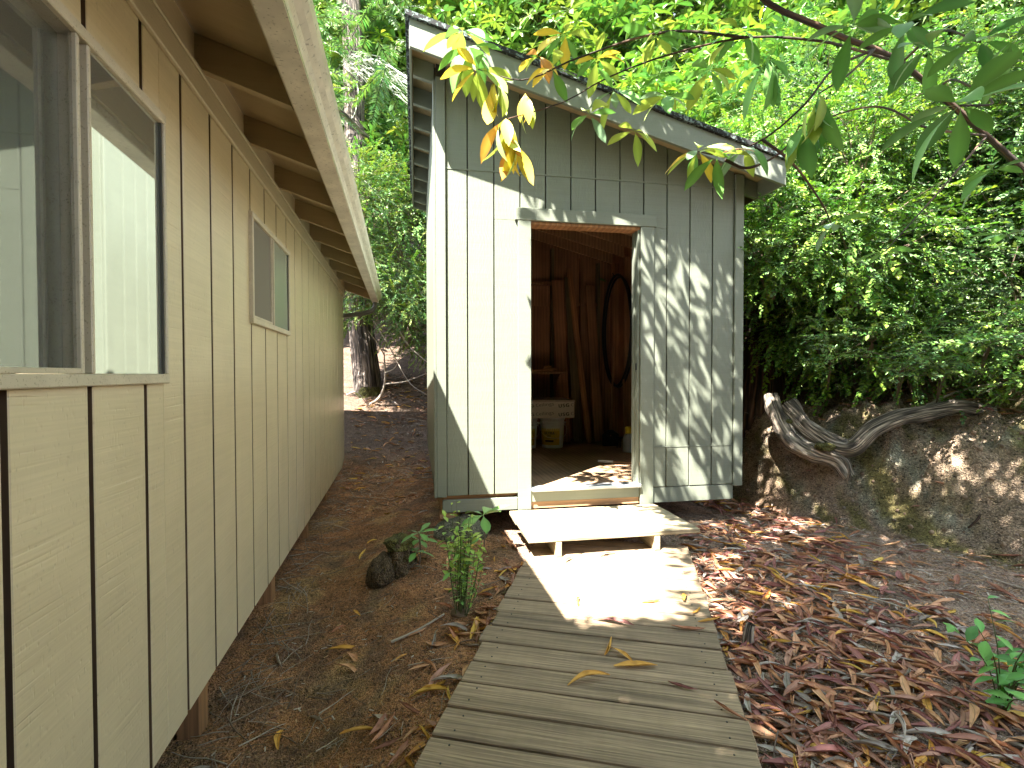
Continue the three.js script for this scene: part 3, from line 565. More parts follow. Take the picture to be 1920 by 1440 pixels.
// a shrub: stems fanning from the base, sprays through an uneven ellipsoid
function makeShrub(name, { rx, ry, rz, cy, n, size = 1, geos = sprays, tones = greens.mid, stems = 7, hang = 0.2, lean = [0, 0] }) {
  const g = new THREE.Group(); g.name = name;
  const st = [];
  for (let i = 0; i < stems; i++) { const a = i / stems * 6.283 + rr(-0.4, 0.4), r = rr(0.35, 0.8), e = V(Math.cos(a) * rx * r + lean[0], cy + ry * rr(0.0, 0.7), Math.sin(a) * rz * r + lean[1]); st.push(tube([V(rr(-0.06, 0.06), -0.08, rr(-0.06, 0.06)), V(e.x * 0.3 + rr(-0.08, 0.08), e.y * 0.45, e.z * 0.3), V(e.x * 0.7, e.y * 0.8, e.z * 0.7 + rr(-0.08, 0.08)), e], 0.014 * size * rr(0.7, 1.3), 0.003, 8, 5)); }
  for (let i = 0; i < stems * 3; i++) { const a = rr(0, 6.283), y = cy + ry * rr(-0.6, 0.6), s = V(Math.cos(a) * rx * 0.25 + lean[0] * 0.6, y, Math.sin(a) * rz * 0.25 + lean[1] * 0.6), e = V(Math.cos(a + rr(-0.5, 0.5)) * rx * 0.85 + lean[0], y + rr(-0.15, 0.3), Math.sin(a) * rz * 0.85 + lean[1]); st.push(tube([s, s.clone().lerp(e, 0.5).add(V(rr(-0.05, 0.05), rr(-0.03, 0.1), rr(-0.05, 0.05))), e], 0.005 * size, 0.0015, 6, 4)); }
  part('stem', mergeGeometries(st), M.twig, g);
  const per = geos.map(() => [[], []]);
  for (let i = 0; i < n; i++) {
    const a = rr(0, 6.283), u = rr(-1, 1), q = Math.sqrt(1 - u * u), r = Math.pow(rnd(), 0.45);
    const d = V(Math.cos(a) * q, u, Math.sin(a) * q), lump = 0.72 + 0.55 * fbm(d.x * 2.4 + 7, d.y * 2.4 + d.z * 1.7 + 3, 3, 301 + Math.floor(n));
    const p = V(d.x * rx * r * lump + lean[0], cy + d.y * ry * r * lump, d.z * rz * r * lump + lean[1]);
    if (fbm(p.x * 3.1 / size + 11, p.y * 3.1 / size + p.z * 2.3 / size, 2, 311) < 0.36) continue;      // gaps
    const k = Math.floor(rnd() * geos.length), yaw = -Math.atan2(d.z, d.x) + rr(-0.9, 0.9);
    per[k][0].push(pose(p, [rr(-0.6, 0.6), yaw, d.y * 0.5 - hang + rr(-0.45, 0.45)], size * rr(0.75, 1.25))); per[k][1].push(vary(pick(tones)));
  }
  massed('foliage', geos, per, g);
  return g;
}
const protos = {
  bankA: makeShrub('s', { rx: 0.75, ry: 0.62, rz: 0.7, cy: 0.55, n: 620, size: 1.25, tones: greens.mid }),
  bankB: makeShrub('s', { rx: 0.9, ry: 0.7, rz: 0.75, cy: 0.72, n: 800, size: 1.25, tones: greens.deep }),
  bankC: makeShrub('s', { rx: 0.6, ry: 0.45, rz: 0.6, cy: 0.4, n: 420, size: 1.25, tones: greens.mid, hang: 0.3 }),
  hillA: makeShrub('s', { rx: 1.3, ry: 1.25, rz: 1.1, cy: 1.15, n: 900, size: 1.55, tones: greens.bright, stems: 9 }),
  hillB: makeShrub('s', { rx: 1.2, ry: 1.2, rz: 1.1, cy: 1.2, n: 520, size: 1.25, geos: whorls, tones: greens.bright, stems: 9 }),
  hillC: makeShrub('s', { rx: 1.5, ry: 1.5, rz: 1.3, cy: 1.5, n: 620, size: 1.4, geos: whorls, tones: greens.mid, stems: 9 }),
};
function shrub(kind, name, X, Z, s, turn, label, group, dy = 0) {
  const o = protos[kind].clone(); o.name = numbered(name); o.position.set(...onGround(X, Z, dy)); o.rotation.y = turn; o.scale.setScalar(s); scene.add(o);
  return tag(o, label, 'shrub', group);
}
// evergreen shrubs on the bank beside the shed
for (const [k, X, Z, s, r, dy] of [
  ['bankA', 3.55, 4.55, 0.8, 0.3], ['bankB', 4.15, 4.2, 0.9, 1.4], ['bankC', 3.35, 5.0, 1, 2.2], ['bankA', 3.05, 5.6, 1.1, 4.1, 0.15], ['bankB', 4.6, 3.4, 0.85, 5.0], ['bankA', 3.8, 5.3, 1.2, 0.9, 0.3], ['bankB', 4.7, 4.8, 1.2, 2.9, 0.3],
  ['bankB', 3.4, 6.3, 1.3, 3.6, 0.5], ['bankA', 4.4, 5.9, 1.4, 5.5, 0.6], ['bankB', 2.8, 6.9, 1.25, 1.9, 0.6], ['bankB', 5.4, 5.2, 1.5, 0.2, 0.5], ['bankA', 5.3, 4.0, 1.3, 4.6, 0.4], ['bankB', 3.9, 7.2, 1.5, 2.4, 0.9], ['bankA', 2.4, 5.95, 0.75, 2.0, 1.25], ['bankC', 4.05, 3.75, 0.9, 1.2, 0.05], ['bankC', 3.0, 5.05, 0.8, 3.0, 0.45],
  ['bankC', 2.75, 4.85, 1.1, 0.6, 1.35], ['bankA', 2.55, 5.1, 0.85, 2.8, 2.1], ['bankC', 3.05, 4.6, 1.15, 4.0, 1.0], ['bankC', 2.35, 4.75, 0.8, 5.2, 2.0], ['bankA', 3.2, 4.75, 0.9, 1.1, 1.9], ['bankB', 2.9, 5.6, 0.9, 0.7, 1.3], ['bankA', 3.5, 5.4, 1.0, 1.7, 1.35], ['bankB', 4.3, 4.9, 1.05, 3.3, 1.5], ['bankA', 5.0, 4.4, 1.1, 5.1, 1.35], ['bankB', 3.7, 6.2, 1.2, 4.4, 1.9],
]) { const row = (dy ?? 0) > 1.2 ? 'upper' : Z < 5.2 ? 'lip' : 'slope'; shrub(k, 'evergreen_shrub', X, Z, s, r, { upper: 'glossy small-leaved shrub high on the bank below the arching limb', lip: 'glossy small-leaved shrub along the bank lip above the grey root', slope: 'glossy small-leaved shrub on the slope behind the bank lip' }[row], { upper: 'shrubs high on the bank', lip: 'shrubs along the bank lip', slope: 'shrubs on the slope behind the bank lip' }[row], dy ?? 0); }
// bushes on the hillside behind the shed and in the gap
for (const [k, X, Z, s, r, dy] of [
  ['hillB', 1.3, 8.3, 1, 0.4, 0.6], ['hillA', 2.6, 8.6, 1.1, 2.2, 0.6], ['hillB', 3.8, 8.8, 1.1, 1.1, 1.2], ['hillB', 0.3, 8.6, 1.05, 3.0, 1.2], ['hillA', 5.2, 8.2, 1.3, 4.0, 1.0], ['hillC', 6.8, 7.4, 1.3, 0.8, 0.6], ['hillC', 2.0, 10.4, 1.3, 5.2, 1.2], ['hillC', 4.5, 10.6, 1.4, 2.6, 1.2], ['hillC', 7.2, 9.8, 1.5, 1.9, 1.5],
  ['hillB', 1.9, 7.5, 0.8, 5.9, 2.3], ['hillB', 3.0, 7.6, 0.9, 3.9, 2.2], ['hillA', 6.4, 5.6, 1.5, 2.5, 0.5], ['hillB', 4.4, 7.9, 1.0, 0.1, 2.3], ['hillC', 0.6, 11, 1.4, 4.2, 1.5], ['hillB', 5.9, 7.0, 1.1, 5.0, 2.4], ['hillC', 7.4, 6.0, 1.2, 3.3, 2.2],
]) { const big = k !== 'hillA', side = X > 5; shrub(k, 'hillside_bush', X, Z, s, r, side ? 'leafy bush on the hillside at the far right' : big ? 'broad-leaved bush just over the shed roof' : 'fine-leaved bush behind the low end of the shed', side ? 'bushes on the hillside at the right' : big ? 'broad-leaved bushes over the shed roof' : 'fine-leaved bushes behind the shed', dy); }
for (const [k, X, Z, s, r, dy] of [['hillA', -1.15, 9.0, 0.8, 1.2, 0.75], ['hillA', -2.5, 8.6, 0.62, 2.0, 1.5], ['hillA', -1.7, 8.5, 0.6, 0.3, 1.2], ['hillA', -2.55, 8.7, 0.75, 4.0, 2.6], ['hillA', -1.9, 9.6, 1.0, 3.5, 1.9], ['hillB', -2.2, 10.4, 1.1, 0.6, 2.4], ['hillA', -0.7, 9.8, 0.9, 5.1, 2.2], ['hillB', -1.5, 11.2, 1.2, 2.2, 3.2], ['hillC', -3.2, 12, 1.3, 4.4, 3.2], ['hillC', -4.4, 11.2, 1.3, 0.9, 1.5], ['hillC', -0.9, 12.8, 1.5, 5.7, 4.2], ['hillC', -2.8, 13.6, 1.6, 1.5, 4.8], ['hillC', 1.0, 13.4, 1.6, 3.1, 3.6]])
  shrub(k, 'gap_bush', X, Z, s, r, k === 'hillA' ? 'yellow-green fine-leaved bush in the gap beside the shed eave' : k === 'hillB' ? 'bright broad-leaved bush higher in the gap between house and shed' : 'green broad-leaved bush deep in the gap behind the house', k === 'hillA' ? 'fine-leaved bushes in the gap' : k === 'hillB' ? 'bright bushes in the gap' : 'green bushes deep in the gap', dy);

// unseen bushes added behind the viewer to cut the light from there
for (const [X, Z, s, r] of [[-0.6, -2.0, 1.1, 0], [1.3, -2.4, 1.15, 1], [-1.9, -3.4, 1.3, 4], [0.4, -3.9, 1.4, 5], [2.6, -4.2, 1.3, 0.5]]) shrub('hillC', 'light_blocking_bush', X, Z, s, r, 'unseen broad-leaved bush added behind the viewer to block light', 'added light-blocking bushes behind the viewer', -0.3);

// ---------------------------------------------------------------- trees
function lump(rx, ry, rz, amp, s, n = 30) { const g = new THREE.SphereGeometry(1, n, n), p = g.attributes.position, v = V(); for (let i = 0; i < p.count; i++) { v.fromBufferAttribute(p, i); const k = 1 + amp * (fbm(v.x * 2.4 + 5, v.y * 2.4 + v.z * 1.9 + 8, 4, s) - 0.5) * 2; p.setXYZ(i, v.x * rx * k, v.y * ry * k, v.z * rz * k); } const t = g.attributes.uv; for (let i = 0; i < t.count; i++) t.setXY(i, t.getX(i) * rx * 6, t.getY(i) * ry * 3); g.computeVertexNormals(); return g; }
function bole(pts, rad, n, k, amp, s, cyc = 14) {               // trunk with fissured bark
  const g = tube(pts, rad, 0, n, k, 0, false), p = g.attributes.position, c = new THREE.CatmullRomCurve3(pts), v = V(), q = V(), len = c.getLength();
  for (let i = 0; i <= n; i++) { c.getPointAt(i / n, q); for (let j = 0; j <= k; j++) { const id = i * (k + 1) + j, jj = j % k; v.fromBufferAttribute(p, id).sub(q); const rid = fbm(jj / k * cyc + 0.6 * vnoise(jj / k * 9, i / n * len * 2, s + 5, 9, 0), i / n * len * (cyc < 10 ? 4 : 0.9), 3, s, cyc, 0); v.multiplyScalar(1 + amp * (Math.pow(rid, 1.2) - 0.45) * 2); p.setXYZ(id, q.x + v.x, q.y + v.y, q.z + v.z); } }
  g.computeVertexNormals(); return g;
}
{ // the grey-barked tree behind the house corner, leaning over the roof, with lichen-hung dead branches
  const base = at(692, 752, 9.4), g = thing('fissured_tree', 'tall tree with grey fissured bark behind the house corner', 'tree', [base.x, base.y - 0.25, base.z]);
  const b = V(base.x, base.y - 0.25, base.z), loc = (v) => v.sub(b);
  const pts = [V(0, 0, 0), loc(at(688, 700, 9.4)), loc(at(676, 600, 9.4)), loc(at(668, 400, 9.5)), loc(at(664, 200, 9.6)), loc(at(660, 60, 9.7)), loc(at(650, -200, 10))];
  part('trunk', bole(pts, (t) => lerp(0.225, 0.16, t) + 0.12 * Math.exp(-t * 26), 120, 40, 0.16, 401), M.bark, g);
  part('moss_patch', bole([V(0.02, 0.1, 0.03), V(0.02, 0.3, 0.03), V(0.015, 0.5, 0.02)], (t) => 0.285 - 0.06 * t, 12, 30, 0.22, 403), std(0.15, 0.16, 0.045, { roughness: 1, map: soilMap, bumpMap: soilBump, bumpScale: 0.03 }), g);
  const br = (list, r) => part('branch', tube(list.map(([x, y, z]) => loc(at(x, y, z))), r, r * 0.3, 20, 6, 0.3), M.lichenTwig, g);
  br([[665, 118, 9.5], [700, 112, 9.0], [740, 130, 8.6], [775, 160, 8.3], [800, 215, 8.2]], 0.02); br([[665, 140, 9.5], [656, 120, 9.1], [635, 100, 8.8], [620, 95, 8.6]], 0.016); br([[668, 150, 9.4], [672, 180, 9.2], [664, 215, 9.2], [650, 232, 9.1]], 0.015); br([[672, 330, 9.4], [690, 345, 9.1], [720, 380, 9]], 0.01);
  const tw = [], mt = [], cl = [];
  for (let i = 0; i < 260; i++) { const s = rnd(), p = loc(at(lerp(640, 800, s) + rr(-10, 10), lerp(105, 200, s * s) + rr(-14, 30), lerp(9.3, 8.2, s) + rr(-0.2, 0.2))), a = rr(-0.6, 0.6), l = rr(0.08, 0.35); tw.push(tube([p, p.clone().add(V(l * 0.4, -l * 0.25 + a * 0.1, rr(-0.1, 0.1))), p.clone().add(V(l * 0.8, -l * rr(0.2, 0.9), rr(-0.1, 0.1)))], 0.004, 0.0015, 3, 4)); }
  tag(part('lichen_twigs', mergeGeometries(tw), M.lichenTwig, g), null, null, null, 'stuff');
  for (let i = 0; i < 90; i++) { mt.push(pose(V(rr(-1.2, 1.2), rr(5.5, 9), rr(-1.2, 1.2)), [0, rr(0, 6.28), rr(-0.8, 0.1)], rr(1.2, 2))); cl.push(vary(pick(greens.deep))); }
  for (let i = 0; i < 90; i++) { mt.push(pose(V(rr(-4.1, -2.2), rr(4.4, 6.2), -rr(5.6, 7.4)).sub(b), [rr(-0.3, 0.3), rr(0, 6.28), rr(-0.5, 0.2)], rr(1, 1.5))); cl.push(vary(pick(greens.deep))); }  // unseen sprays added over the roof end to shade the ground beyond
  part('branch', tube([V(0, 5, 0), V(-3.0, 5.6, -8.2).sub(b), V(-3.1, 5.3, -6.4).sub(b)], 0.05, 0.015, 16, 6, 0.3), M.bark, g);  // unseen branch added to carry the shading sprays
  tag(scatter('crown', fir, mt, cl, g), null, null, null, 'stuff');
}
{ // dark red-barked snag and its root flare beside the shed
  const p = onGround(2.7, 5.75), g = thing('redwood_snag', 'dark red-barked broken snag in the hollow beside the shed', 'snag', [p[0], p[1] - 0.6, p[2]]);
  part('trunk', bole([V(-0.12, -0.3, 0.1), V(-0.08, 0.5, 0.05), V(0, 1.2, 0), V(0.04, 1.9, 0), V(0.06, 2.3, 0)], (t) => lerp(0.5, 0.26, t) + 0.12 * Math.exp(-t * 6), 80, 48, 0.2, 411), M.redBark, g);
  part('broken_top', lump(0.25, 0.2, 0.25, 0.5, 413, 20), M.redBark, g, [0.06, 2.3, 0]);
}
// forest trees on the hillside: three of each sort, copied
function forestProto(h, r, tones, geos, size, n, low, s) {
  const g = new THREE.Group();
  part('trunk', bole([V(0, 0, 0), V(rr(-0.1, 0.1), h * 0.4, 0), V(rr(-0.2, 0.2), h * 0.95, 0)], (t) => lerp(0.28, 0.05, t), 40, 16, 0.12, s), M.bark, g);
  const per = geos.map(() => [[], []]);
  for (let i = 0; i < n; i++) { const y = h * rr(low, 1.02), t = (y / h - low) / (1 - low), a = rr(0, 6.28), q = r * Math.pow(rnd(), 0.5) * (0.35 + 0.9 * Math.sin(Math.PI * Math.min(0.98, 0.15 + t * 0.8))) * (0.7 + 0.6 * fbm(a, y * 0.8, 2, s)), k = Math.floor(rnd() * geos.length); per[k][0].push(pose(V(Math.cos(a) * q, y, Math.sin(a) * q), [rr(-0.5, 0.5), -a + rr(-0.7, 0.7), rr(-0.6, 0.4)], size * rr(0.7, 1.3))); per[k][1].push(vary(pick(tones))); }
  massed('crown', geos, per, g); return g;
}
function forest(proto, name, list, label, group) { for (const [X, Z, s, turn, lab] of list) { const o = proto.clone(), p = onGround(X, Z); o.name = numbered(name); o.position.set(p[0], p[1] - 0.3, p[2]); o.rotation.y = turn; o.scale.setScalar(s); scene.add(o); tag(o, lab ?? label, 'tree', lab ? (lab.includes('viewer') ? 'leafy trees behind the viewer' : null) : group); } }
forest(forestProto(10, 2.7, greens.bright, whorls, 2.2, 900, 0.25, 431), 'broadleaf_tree', [[-3.6, 13.5, 1.1, 0, 'leafy tree far up the gap beyond the grey-barked tree'], [-1.6, 15, 1.2, 1, 'leafy tree high in the gap over the shed eave'], [-5.4, 12.5, 1.1, 3], [0.6, 12.5, 0.9, 2.1], [2.4, 12.8, 0.95, 4.2], [4.4, 13, 1, 0.7], [7.0, 11.5, 0.9, 5.3], [9.2, 9.5, 0.9, 2.9], [9.0, 6.2, 0.8, 1.6], [10, 13, 1.2, 4.9], [6, 15, 1.2, 3.7], ...[[-6.5, -5, 0.85, 1.1], [-3.2, -6.5, 0.9, 3.3], [0.2, -6, 0.85, 0.4], [3.4, -6.8, 0.85, 5.1]].map((q) => [...q, 'leafy tree standing behind the viewer of the walk'])], 'leafy tree rising on the hillside behind the shed roof', 'leafy trees on the hillside');
forest(forestProto(19, 3.2, greens.deep, [fir], 2.8, 620, 0.08, 433), 'conifer_tree', [[-7, 17, 0.95, 0], [-3, 19, 1.05, 2], [1.5, 18, 1, 4], [5, 19, 1.05, 1], [9, 17, 0.95, 3], [13, 13, 0.95, 5], [13, 8, 0.85, 2.5], [-10, 15, 0.95, 4.5], [14, 3, 0.85, 0.6]], 'dark conifer standing deep in the forest behind', 'dark conifers in the forest behind');

// ---------------------------------------------------------------- the rhododendron arching over the walk
{
  const base = onGround(4.4, 2.95, -0.15), g = thing('rhododendron_tree', 'rhododendron tree arching over the walk with hanging whorls of long leaves', 'tree', base);
  const b = V(...base), loc = (v) => v.clone().sub(b), pt = (x, y, d) => at(x, y, d);
  const limb = (pts, r0, r1, n = 24, name = 'branch') => part(name, tube(pts.map(loc), r0, r1, n, 7, 0.25), M.limb, g);
  limb([b, V(4.35, 1.7, -3.2), pt(1960, 350, 3.7), pt(1850, 255, 3.6), pt(1755, 172, 3.5), pt(1690, 118, 3.35), pt(1640, 92, 3.2), pt(1540, 52, 3.0), pt(1400, -40, 2.8), V(1.0, 3.9, -2.3)], 0.03, 0.013, 50, 'trunk');
  limb([V(4.35, 1.7, -3.2), V(4.3, 2.8, -2.4), V(3.4, 3.9, -1.7), V(2.2, 4.4, -1.0), V(0.6, 4.6, -0.4)], 0.05, 0.02, 30, 'trunk');
  // whorls that hang in view: [x, y, depth, leaves, length, colours, droop]
  const G = L.green, GB = L.greenB, LI = L.lime, YE = L.yellow, OR = L.orange, PA = L.pale;
  const list = [
    [897, 128, 3.05, 9, 0.235, [LI, LI, YE, LI, G], 0.25], [948, 222, 2.95, 9, 0.25, [YE, LI, OR, LI, YE], 0.9], [985, 175, 3.0, 5, 0.2, [YE, LI], 0.7], [880, 88, 3.1, 8, 0.23, [LI, G, PA], 0.5], [1105, 215, 3.1, 6, 0.2, [LI, PA, G], 0.5], [1150, 170, 3.2, 6, 0.2, [PA, G, LI], 0.3],
    [928, 150, 3.0, 6, 0.22, [YE, LI, LI], 0.8], [962, 262, 2.95, 5, 0.22, [OR, YE, LI], 1.0], [1035, 130, 3.05, 6, 0.2, [LI, YE, G], 0.6], [868, 60, 3.0, 8, 0.23, [LI, G], 0.4], [1190, 245, 2.9, 5, 0.18, [LI, PA], 0.6], [1860, 320, 2.3, 6, 0.17, [G, GB], 0.4], [1740, 90, 2.2, 7, 0.2, [G, GB], 0.4],
    [1308, 282, 2.7, 10, 0.2, [LI, PA, G, YE], 0.45], [1345, 292, 2.66, 5, 0.2, [OR, LI, G], 0.5], [1395, 280, 2.75, 6, 0.19, [PA, G, LI], 0.5], [1250, 180, 3.0, 7, 0.2, [LI, G, PA], 0.4], [1440, 110, 2.6, 6, 0.22, [PA, GB, G], 0.8], [1535, 175, 2.4, 8, 0.21, [G, GB, LI], 0.8], [1510, 235, 2.5, 7, 0.2, [G, LI], 0.7],
    [1800, 197, 1.95, 11, 0.25, [G, GB, G], 0.3], [1838, 78, 1.95, 7, 0.18, [G, GB], 0.4], [1900, 75, 1.9, 7, 0.18, [G], 0.4], [1390, 60, 2.9, 8, 0.2, [G, LI], 0.5], [1230, 70, 3.0, 8, 0.2, [LI, G], 0.4], [1060, 65, 3.1, 8, 0.2, [LI, YE, G], 0.4], [1700, 45, 2.2, 8, 0.2, [G, GB], 0.4], [1600, 50, 2.3, 8, 0.2, [G, PA], 0.4], [1120, 110, 3.2, 7, 0.19, [LI, G, YE], 0.4], [1010, 105, 3.15, 6, 0.19, [LI, YE, OR], 0.5], [1330, 130, 2.9, 7, 0.2, [LI, G], 0.4],
    [1560, 420, 3.3, 6, 0.19, [G, PA, LI], 0.4], [1660, 470, 3.2, 5, 0.17, [GB, G], 0.4], [1890, 440, 2.8, 6, 0.15, [G, GB], 0.3],
  ];
  const variants = {};
  const bladeOf = (len, dr) => { const k = Math.round(len * 50) + '_' + Math.round(dr * 4); if (!variants[k]) variants[k] = [0, 1].map(() => blade(len, len * 0.31, { n: 8, fold: rr(0.12, 0.3), droop: dr * rr(0.5, 1.1), wide: 0.6, stalk: 0.1, rib: 1.3, twist: rr(-0.4, 0.4), rip: 0.06 })); return variants[k][rnd() < 0.5 ? 0 : 1]; };
  const tips = [];
  for (const [x, y, d, n, len, cols, dr] of list) {
    const c = pt(x, y, d); tips.push(c);
    for (let i = 0; i < n; i++) {
      const o = part('leaf', bladeOf(len * (0.85 + 0.3 * (i % 3) / 2), dr + 0.15 * (i % 2)), pick(cols), g), q = loc(c);
      o.position.copy(q); o.rotation.order = 'YZX'; o.rotation.set(rr(-0.5, 0.5), i / n * 6.283 + rr(-0.3, 0.3), dr > 0.65 ? rr(-1.35, -0.5) : rr(-0.7, 0.45)); o.scale.setScalar(rr(0.85, 1.12));
    }
  }
  // twigs that carry them
  const root = [pt(1640, 92, 2.5), V(1.3, 3.15, -2.2), V(0.8, 3.6, -1.9)];
  const path = (...p) => limb(p, 0.009, 0.0035, 24);
  path(pt(1640, 92, 3.2), pt(1560, 132, 2.8), pt(1500, 205, 2.6), pt(1430, 262, 2.68), pt(1345, 290, 2.68), pt(1308, 284, 2.7)); path(pt(1690, 118, 3.35), pt(1600, 92, 3.0), pt(1520, 75, 2.7), pt(1400, 70, 2.85), pt(1230, 110, 3.0), pt(1130, 150, 3.15), pt(1060, 190, 3.05), pt(948, 224, 2.95));
  path(pt(1400, 70, 2.85), pt(1250, 60, 2.95), pt(1080, 110, 3.1), pt(980, 150, 3.05), pt(897, 130, 3.05)); path(pt(1755, 172, 3.5), pt(1790, 150, 2.6), pt(1860, 195, 2.05), pt(1800, 198, 1.95)); path(pt(1640, 92, 3.2), pt(1590, 140, 2.7), pt(1535, 176, 2.4)); path(pt(1850, 255, 3.6), pt(1740, 240, 3.2), pt(1640, 200, 2.7), pt(1500, 236, 2.5)); path(pt(1430, 262, 2.68), pt(1480, 300, 2.8), pt(1540, 380, 3.1), pt(1560, 421, 3.3)); path(pt(1850, 255, 3.6), pt(1760, 360, 3.3), pt(1660, 471, 3.2)); path(pt(1960, 350, 3.7), pt(1930, 420, 3.2), pt(1890, 440, 2.8)); path(pt(1690, 118, 3.35), pt(1760, 60, 2.6), pt(1838, 79, 1.95)); path(pt(1360, 300, 2.7), pt(1400, 315, 2.72), pt(1470, 280, 2.75), pt(1500, 235, 2.7));
  // the high canopy overhead, out over the walk: sprays of the same whorls, thinning towards the house
  const per = whorls.map(() => [[], []]), kx = SUN.x / SUN.y, kz = -SUN.z / SUN.y;
  let placed = 0;
  for (let i = 0; i < 19000 && placed < 4200; i++) {
    const qx = rr(-0.9, 5.8), qz = rr(-1.5, 7.4), y = rr(3.6, 5.3);
    const far = 1 - 0.8 * sstep(3.7, 4.5, qx + 1.3 * Math.max(0, qz - 4.4));
    const edge = interp(qz, [-1.5, 1.4, 2.15, 2.5, 2.9, 4.2, 5.4, 6.6], [-0.9, -0.7, -0.35, 0.7, 1.1, 1.1, 0.95, 0.9]);
    const n = fbm(qx * 2.2 + 3, qz * 2.2, 3, 441), dens = far * sstep(edge - 0.15, edge + 0.45, qx) * lerp(0.4 + 0.6 * sstep(0.36, 0.6, n), 1, (1 - sstep(2.1, 2.5, qz)));
    if (rnd() > dens * (1 - 0.3 * sstep(1.5, 2.2, qx) * (1 - sstep(4.2, 4.8, qz))) * (1 - 0.42 * sstep(4.0, 4.3, qz) * (1 - sstep(5.0, 5.3, qz)) * (1 - sstep(2.3, 2.7, qx)))) continue;
    const p = V(qx + kx * y, y, -(qz + kz * y)), s = seenAt(p);
    if (s[0] > -150 && s[0] < 2070 && s[1] > -120) continue;
    const k = Math.floor(rnd() * 3); per[k][0].push(pose(p.clone().sub(b), [rr(-0.5, 0.5), rr(0, 6.283), rr(-0.5, 0.5)], rr(0.8, 1.25))); per[k][1].push(vary(pick(greens.mid))); placed++;
    if (placed % 22 === 0) limb([V(lerp(0.8, 2.2, rnd()), 4.2, rr(-1.6, -0.8)), p.clone().lerp(V(1.2, 4.2, -1.2), 0.4).add(V(rr(-0.2, 0.2), rr(-0.1, 0.2), rr(-0.2, 0.2))), p], 0.012, 0.003, 10);
  }
  massed('high_foliage', whorls, per, g);
}

// ---------------------------------------------------------------- bank: root log, sticks
{
  const g = thing('root_log', 'weathered grey root twisting along the top of the bank', 'root', [0, 0, 0]);
  const p0 = at(1500, 800, 4.6); g.position.copy(p0); const loc = (x, y, d) => at(x, y, d).sub(p0);
  part('root', bole([loc(1446, 742, 4.8), loc(1456, 775, 4.7), loc(1478, 815, 4.6), loc(1520, 850, 4.45), loc(1570, 868, 4.35), loc(1590, 895, 4.3)], (t) => 0.055 + 0.035 * Math.sin(t * 3.1), 70, 26, 0.5, 511, 5), M.rootWood, g);
  part('root', bole([loc(1475, 760, 4.7), loc(1530, 815, 4.45), loc(1590, 840, 4.3), loc(1640, 802, 4.2), loc(1700, 780, 4.15), loc(1790, 766, 4.1), loc(1860, 774, 4.05)], (t) => 0.082 - 0.03 * t, 70, 26, 0.5, 513, 5), M.rootWood, g);
  for (const [x, y, d, s] of [[1545, 838, 4.33, 1], [1712, 776, 4.27, 0.8], [1648, 798, 4.2, 0.7], [1478, 790, 4.6, 0.6]]) part('moss_cushion', lump(0.09 * s, 0.035 * s, 0.06 * s, 0.5, Math.round(x), 16), M.moss, g).position.copy(loc(x, y, d));
  part('rootlet', tube([loc(1560, 850, 4.3), loc(1585, 862, 4.2), loc(1592, 885, 4.2), loc(1588, 905, 4.25)], 0.018, 0.008, 14, 7, 0.4), M.rootWood, g);
}
{ // clods, stones and root ends standing proud of the bank face
  const g = thing('bank_clods', 'crumbling clods and pebbles on the raw bank face', 'clods'); g.userData.kind = 'stuff';
  const geo = plainColor(lump(1, 0.8, 0.9, 0.45, 571, 8), [1, 1, 1]), mt = [], cl = [];
  while (mt.length < 1500) { const Z = rr(2.2, 5.6), X = bankX(Z) + rr(-0.25, 0.85), b = bankAt(X, Z); if (b < -0.15 || b > 0.7) continue; const k = 0.005 + 0.016 * Math.pow(rnd(), 3); mt.push(pose(V(...onGround(X, Z, k * 0.1)), [rr(0, 3), rr(0, 6), rr(0, 3)], k)); cl.push(vary(pick([[0.22, 0.15, 0.1], [0.26, 0.18, 0.12], [0.16, 0.11, 0.075], [0.22, 0.17, 0.13]]))); }
  scatter('clods', geo, mt, cl, g, std(1, 1, 1, { roughness: 1, vertexColors: true }));
}
const stick = (pts, r0, r1, label, m = M.twigPale, name = 'dead_stick') => single(name, tube(pts, r0, r1, 18, 6, 0.25), m, label, 'stick');
const onG = (X, Z, dy) => V(...onGround(X, Z, dy));
stick([at(1920, 915, 3.75), at(1880, 922, 3.7), at(1850, 942, 3.65), at(1832, 975, 3.6), at(1815, 990, 3.62)], 0.016, 0.006, 'dark crooked root poking out of the bank', M.limb);
stick([onG(3.35, 4.35, 0.05), onG(3.7, 4.2, 0.06), onG(4.2, 3.95, 0.05)], 0.011, 0.006, 'long pale stick lying along the bank top');
stick([onG(1.72, 2.95, 0.03), onG(1.95, 2.8, 0.035), onG(2.1, 2.62, 0.02)], 0.005, 0.003, 'thin pale twig across the leaf litter');
stick([onG(-0.62, 2.62, 0.012), onG(-0.5, 2.66, 0.014), onG(-0.36, 2.72, 0.012)], 0.008, 0.006, 'short pale stick left of the sapling clump');
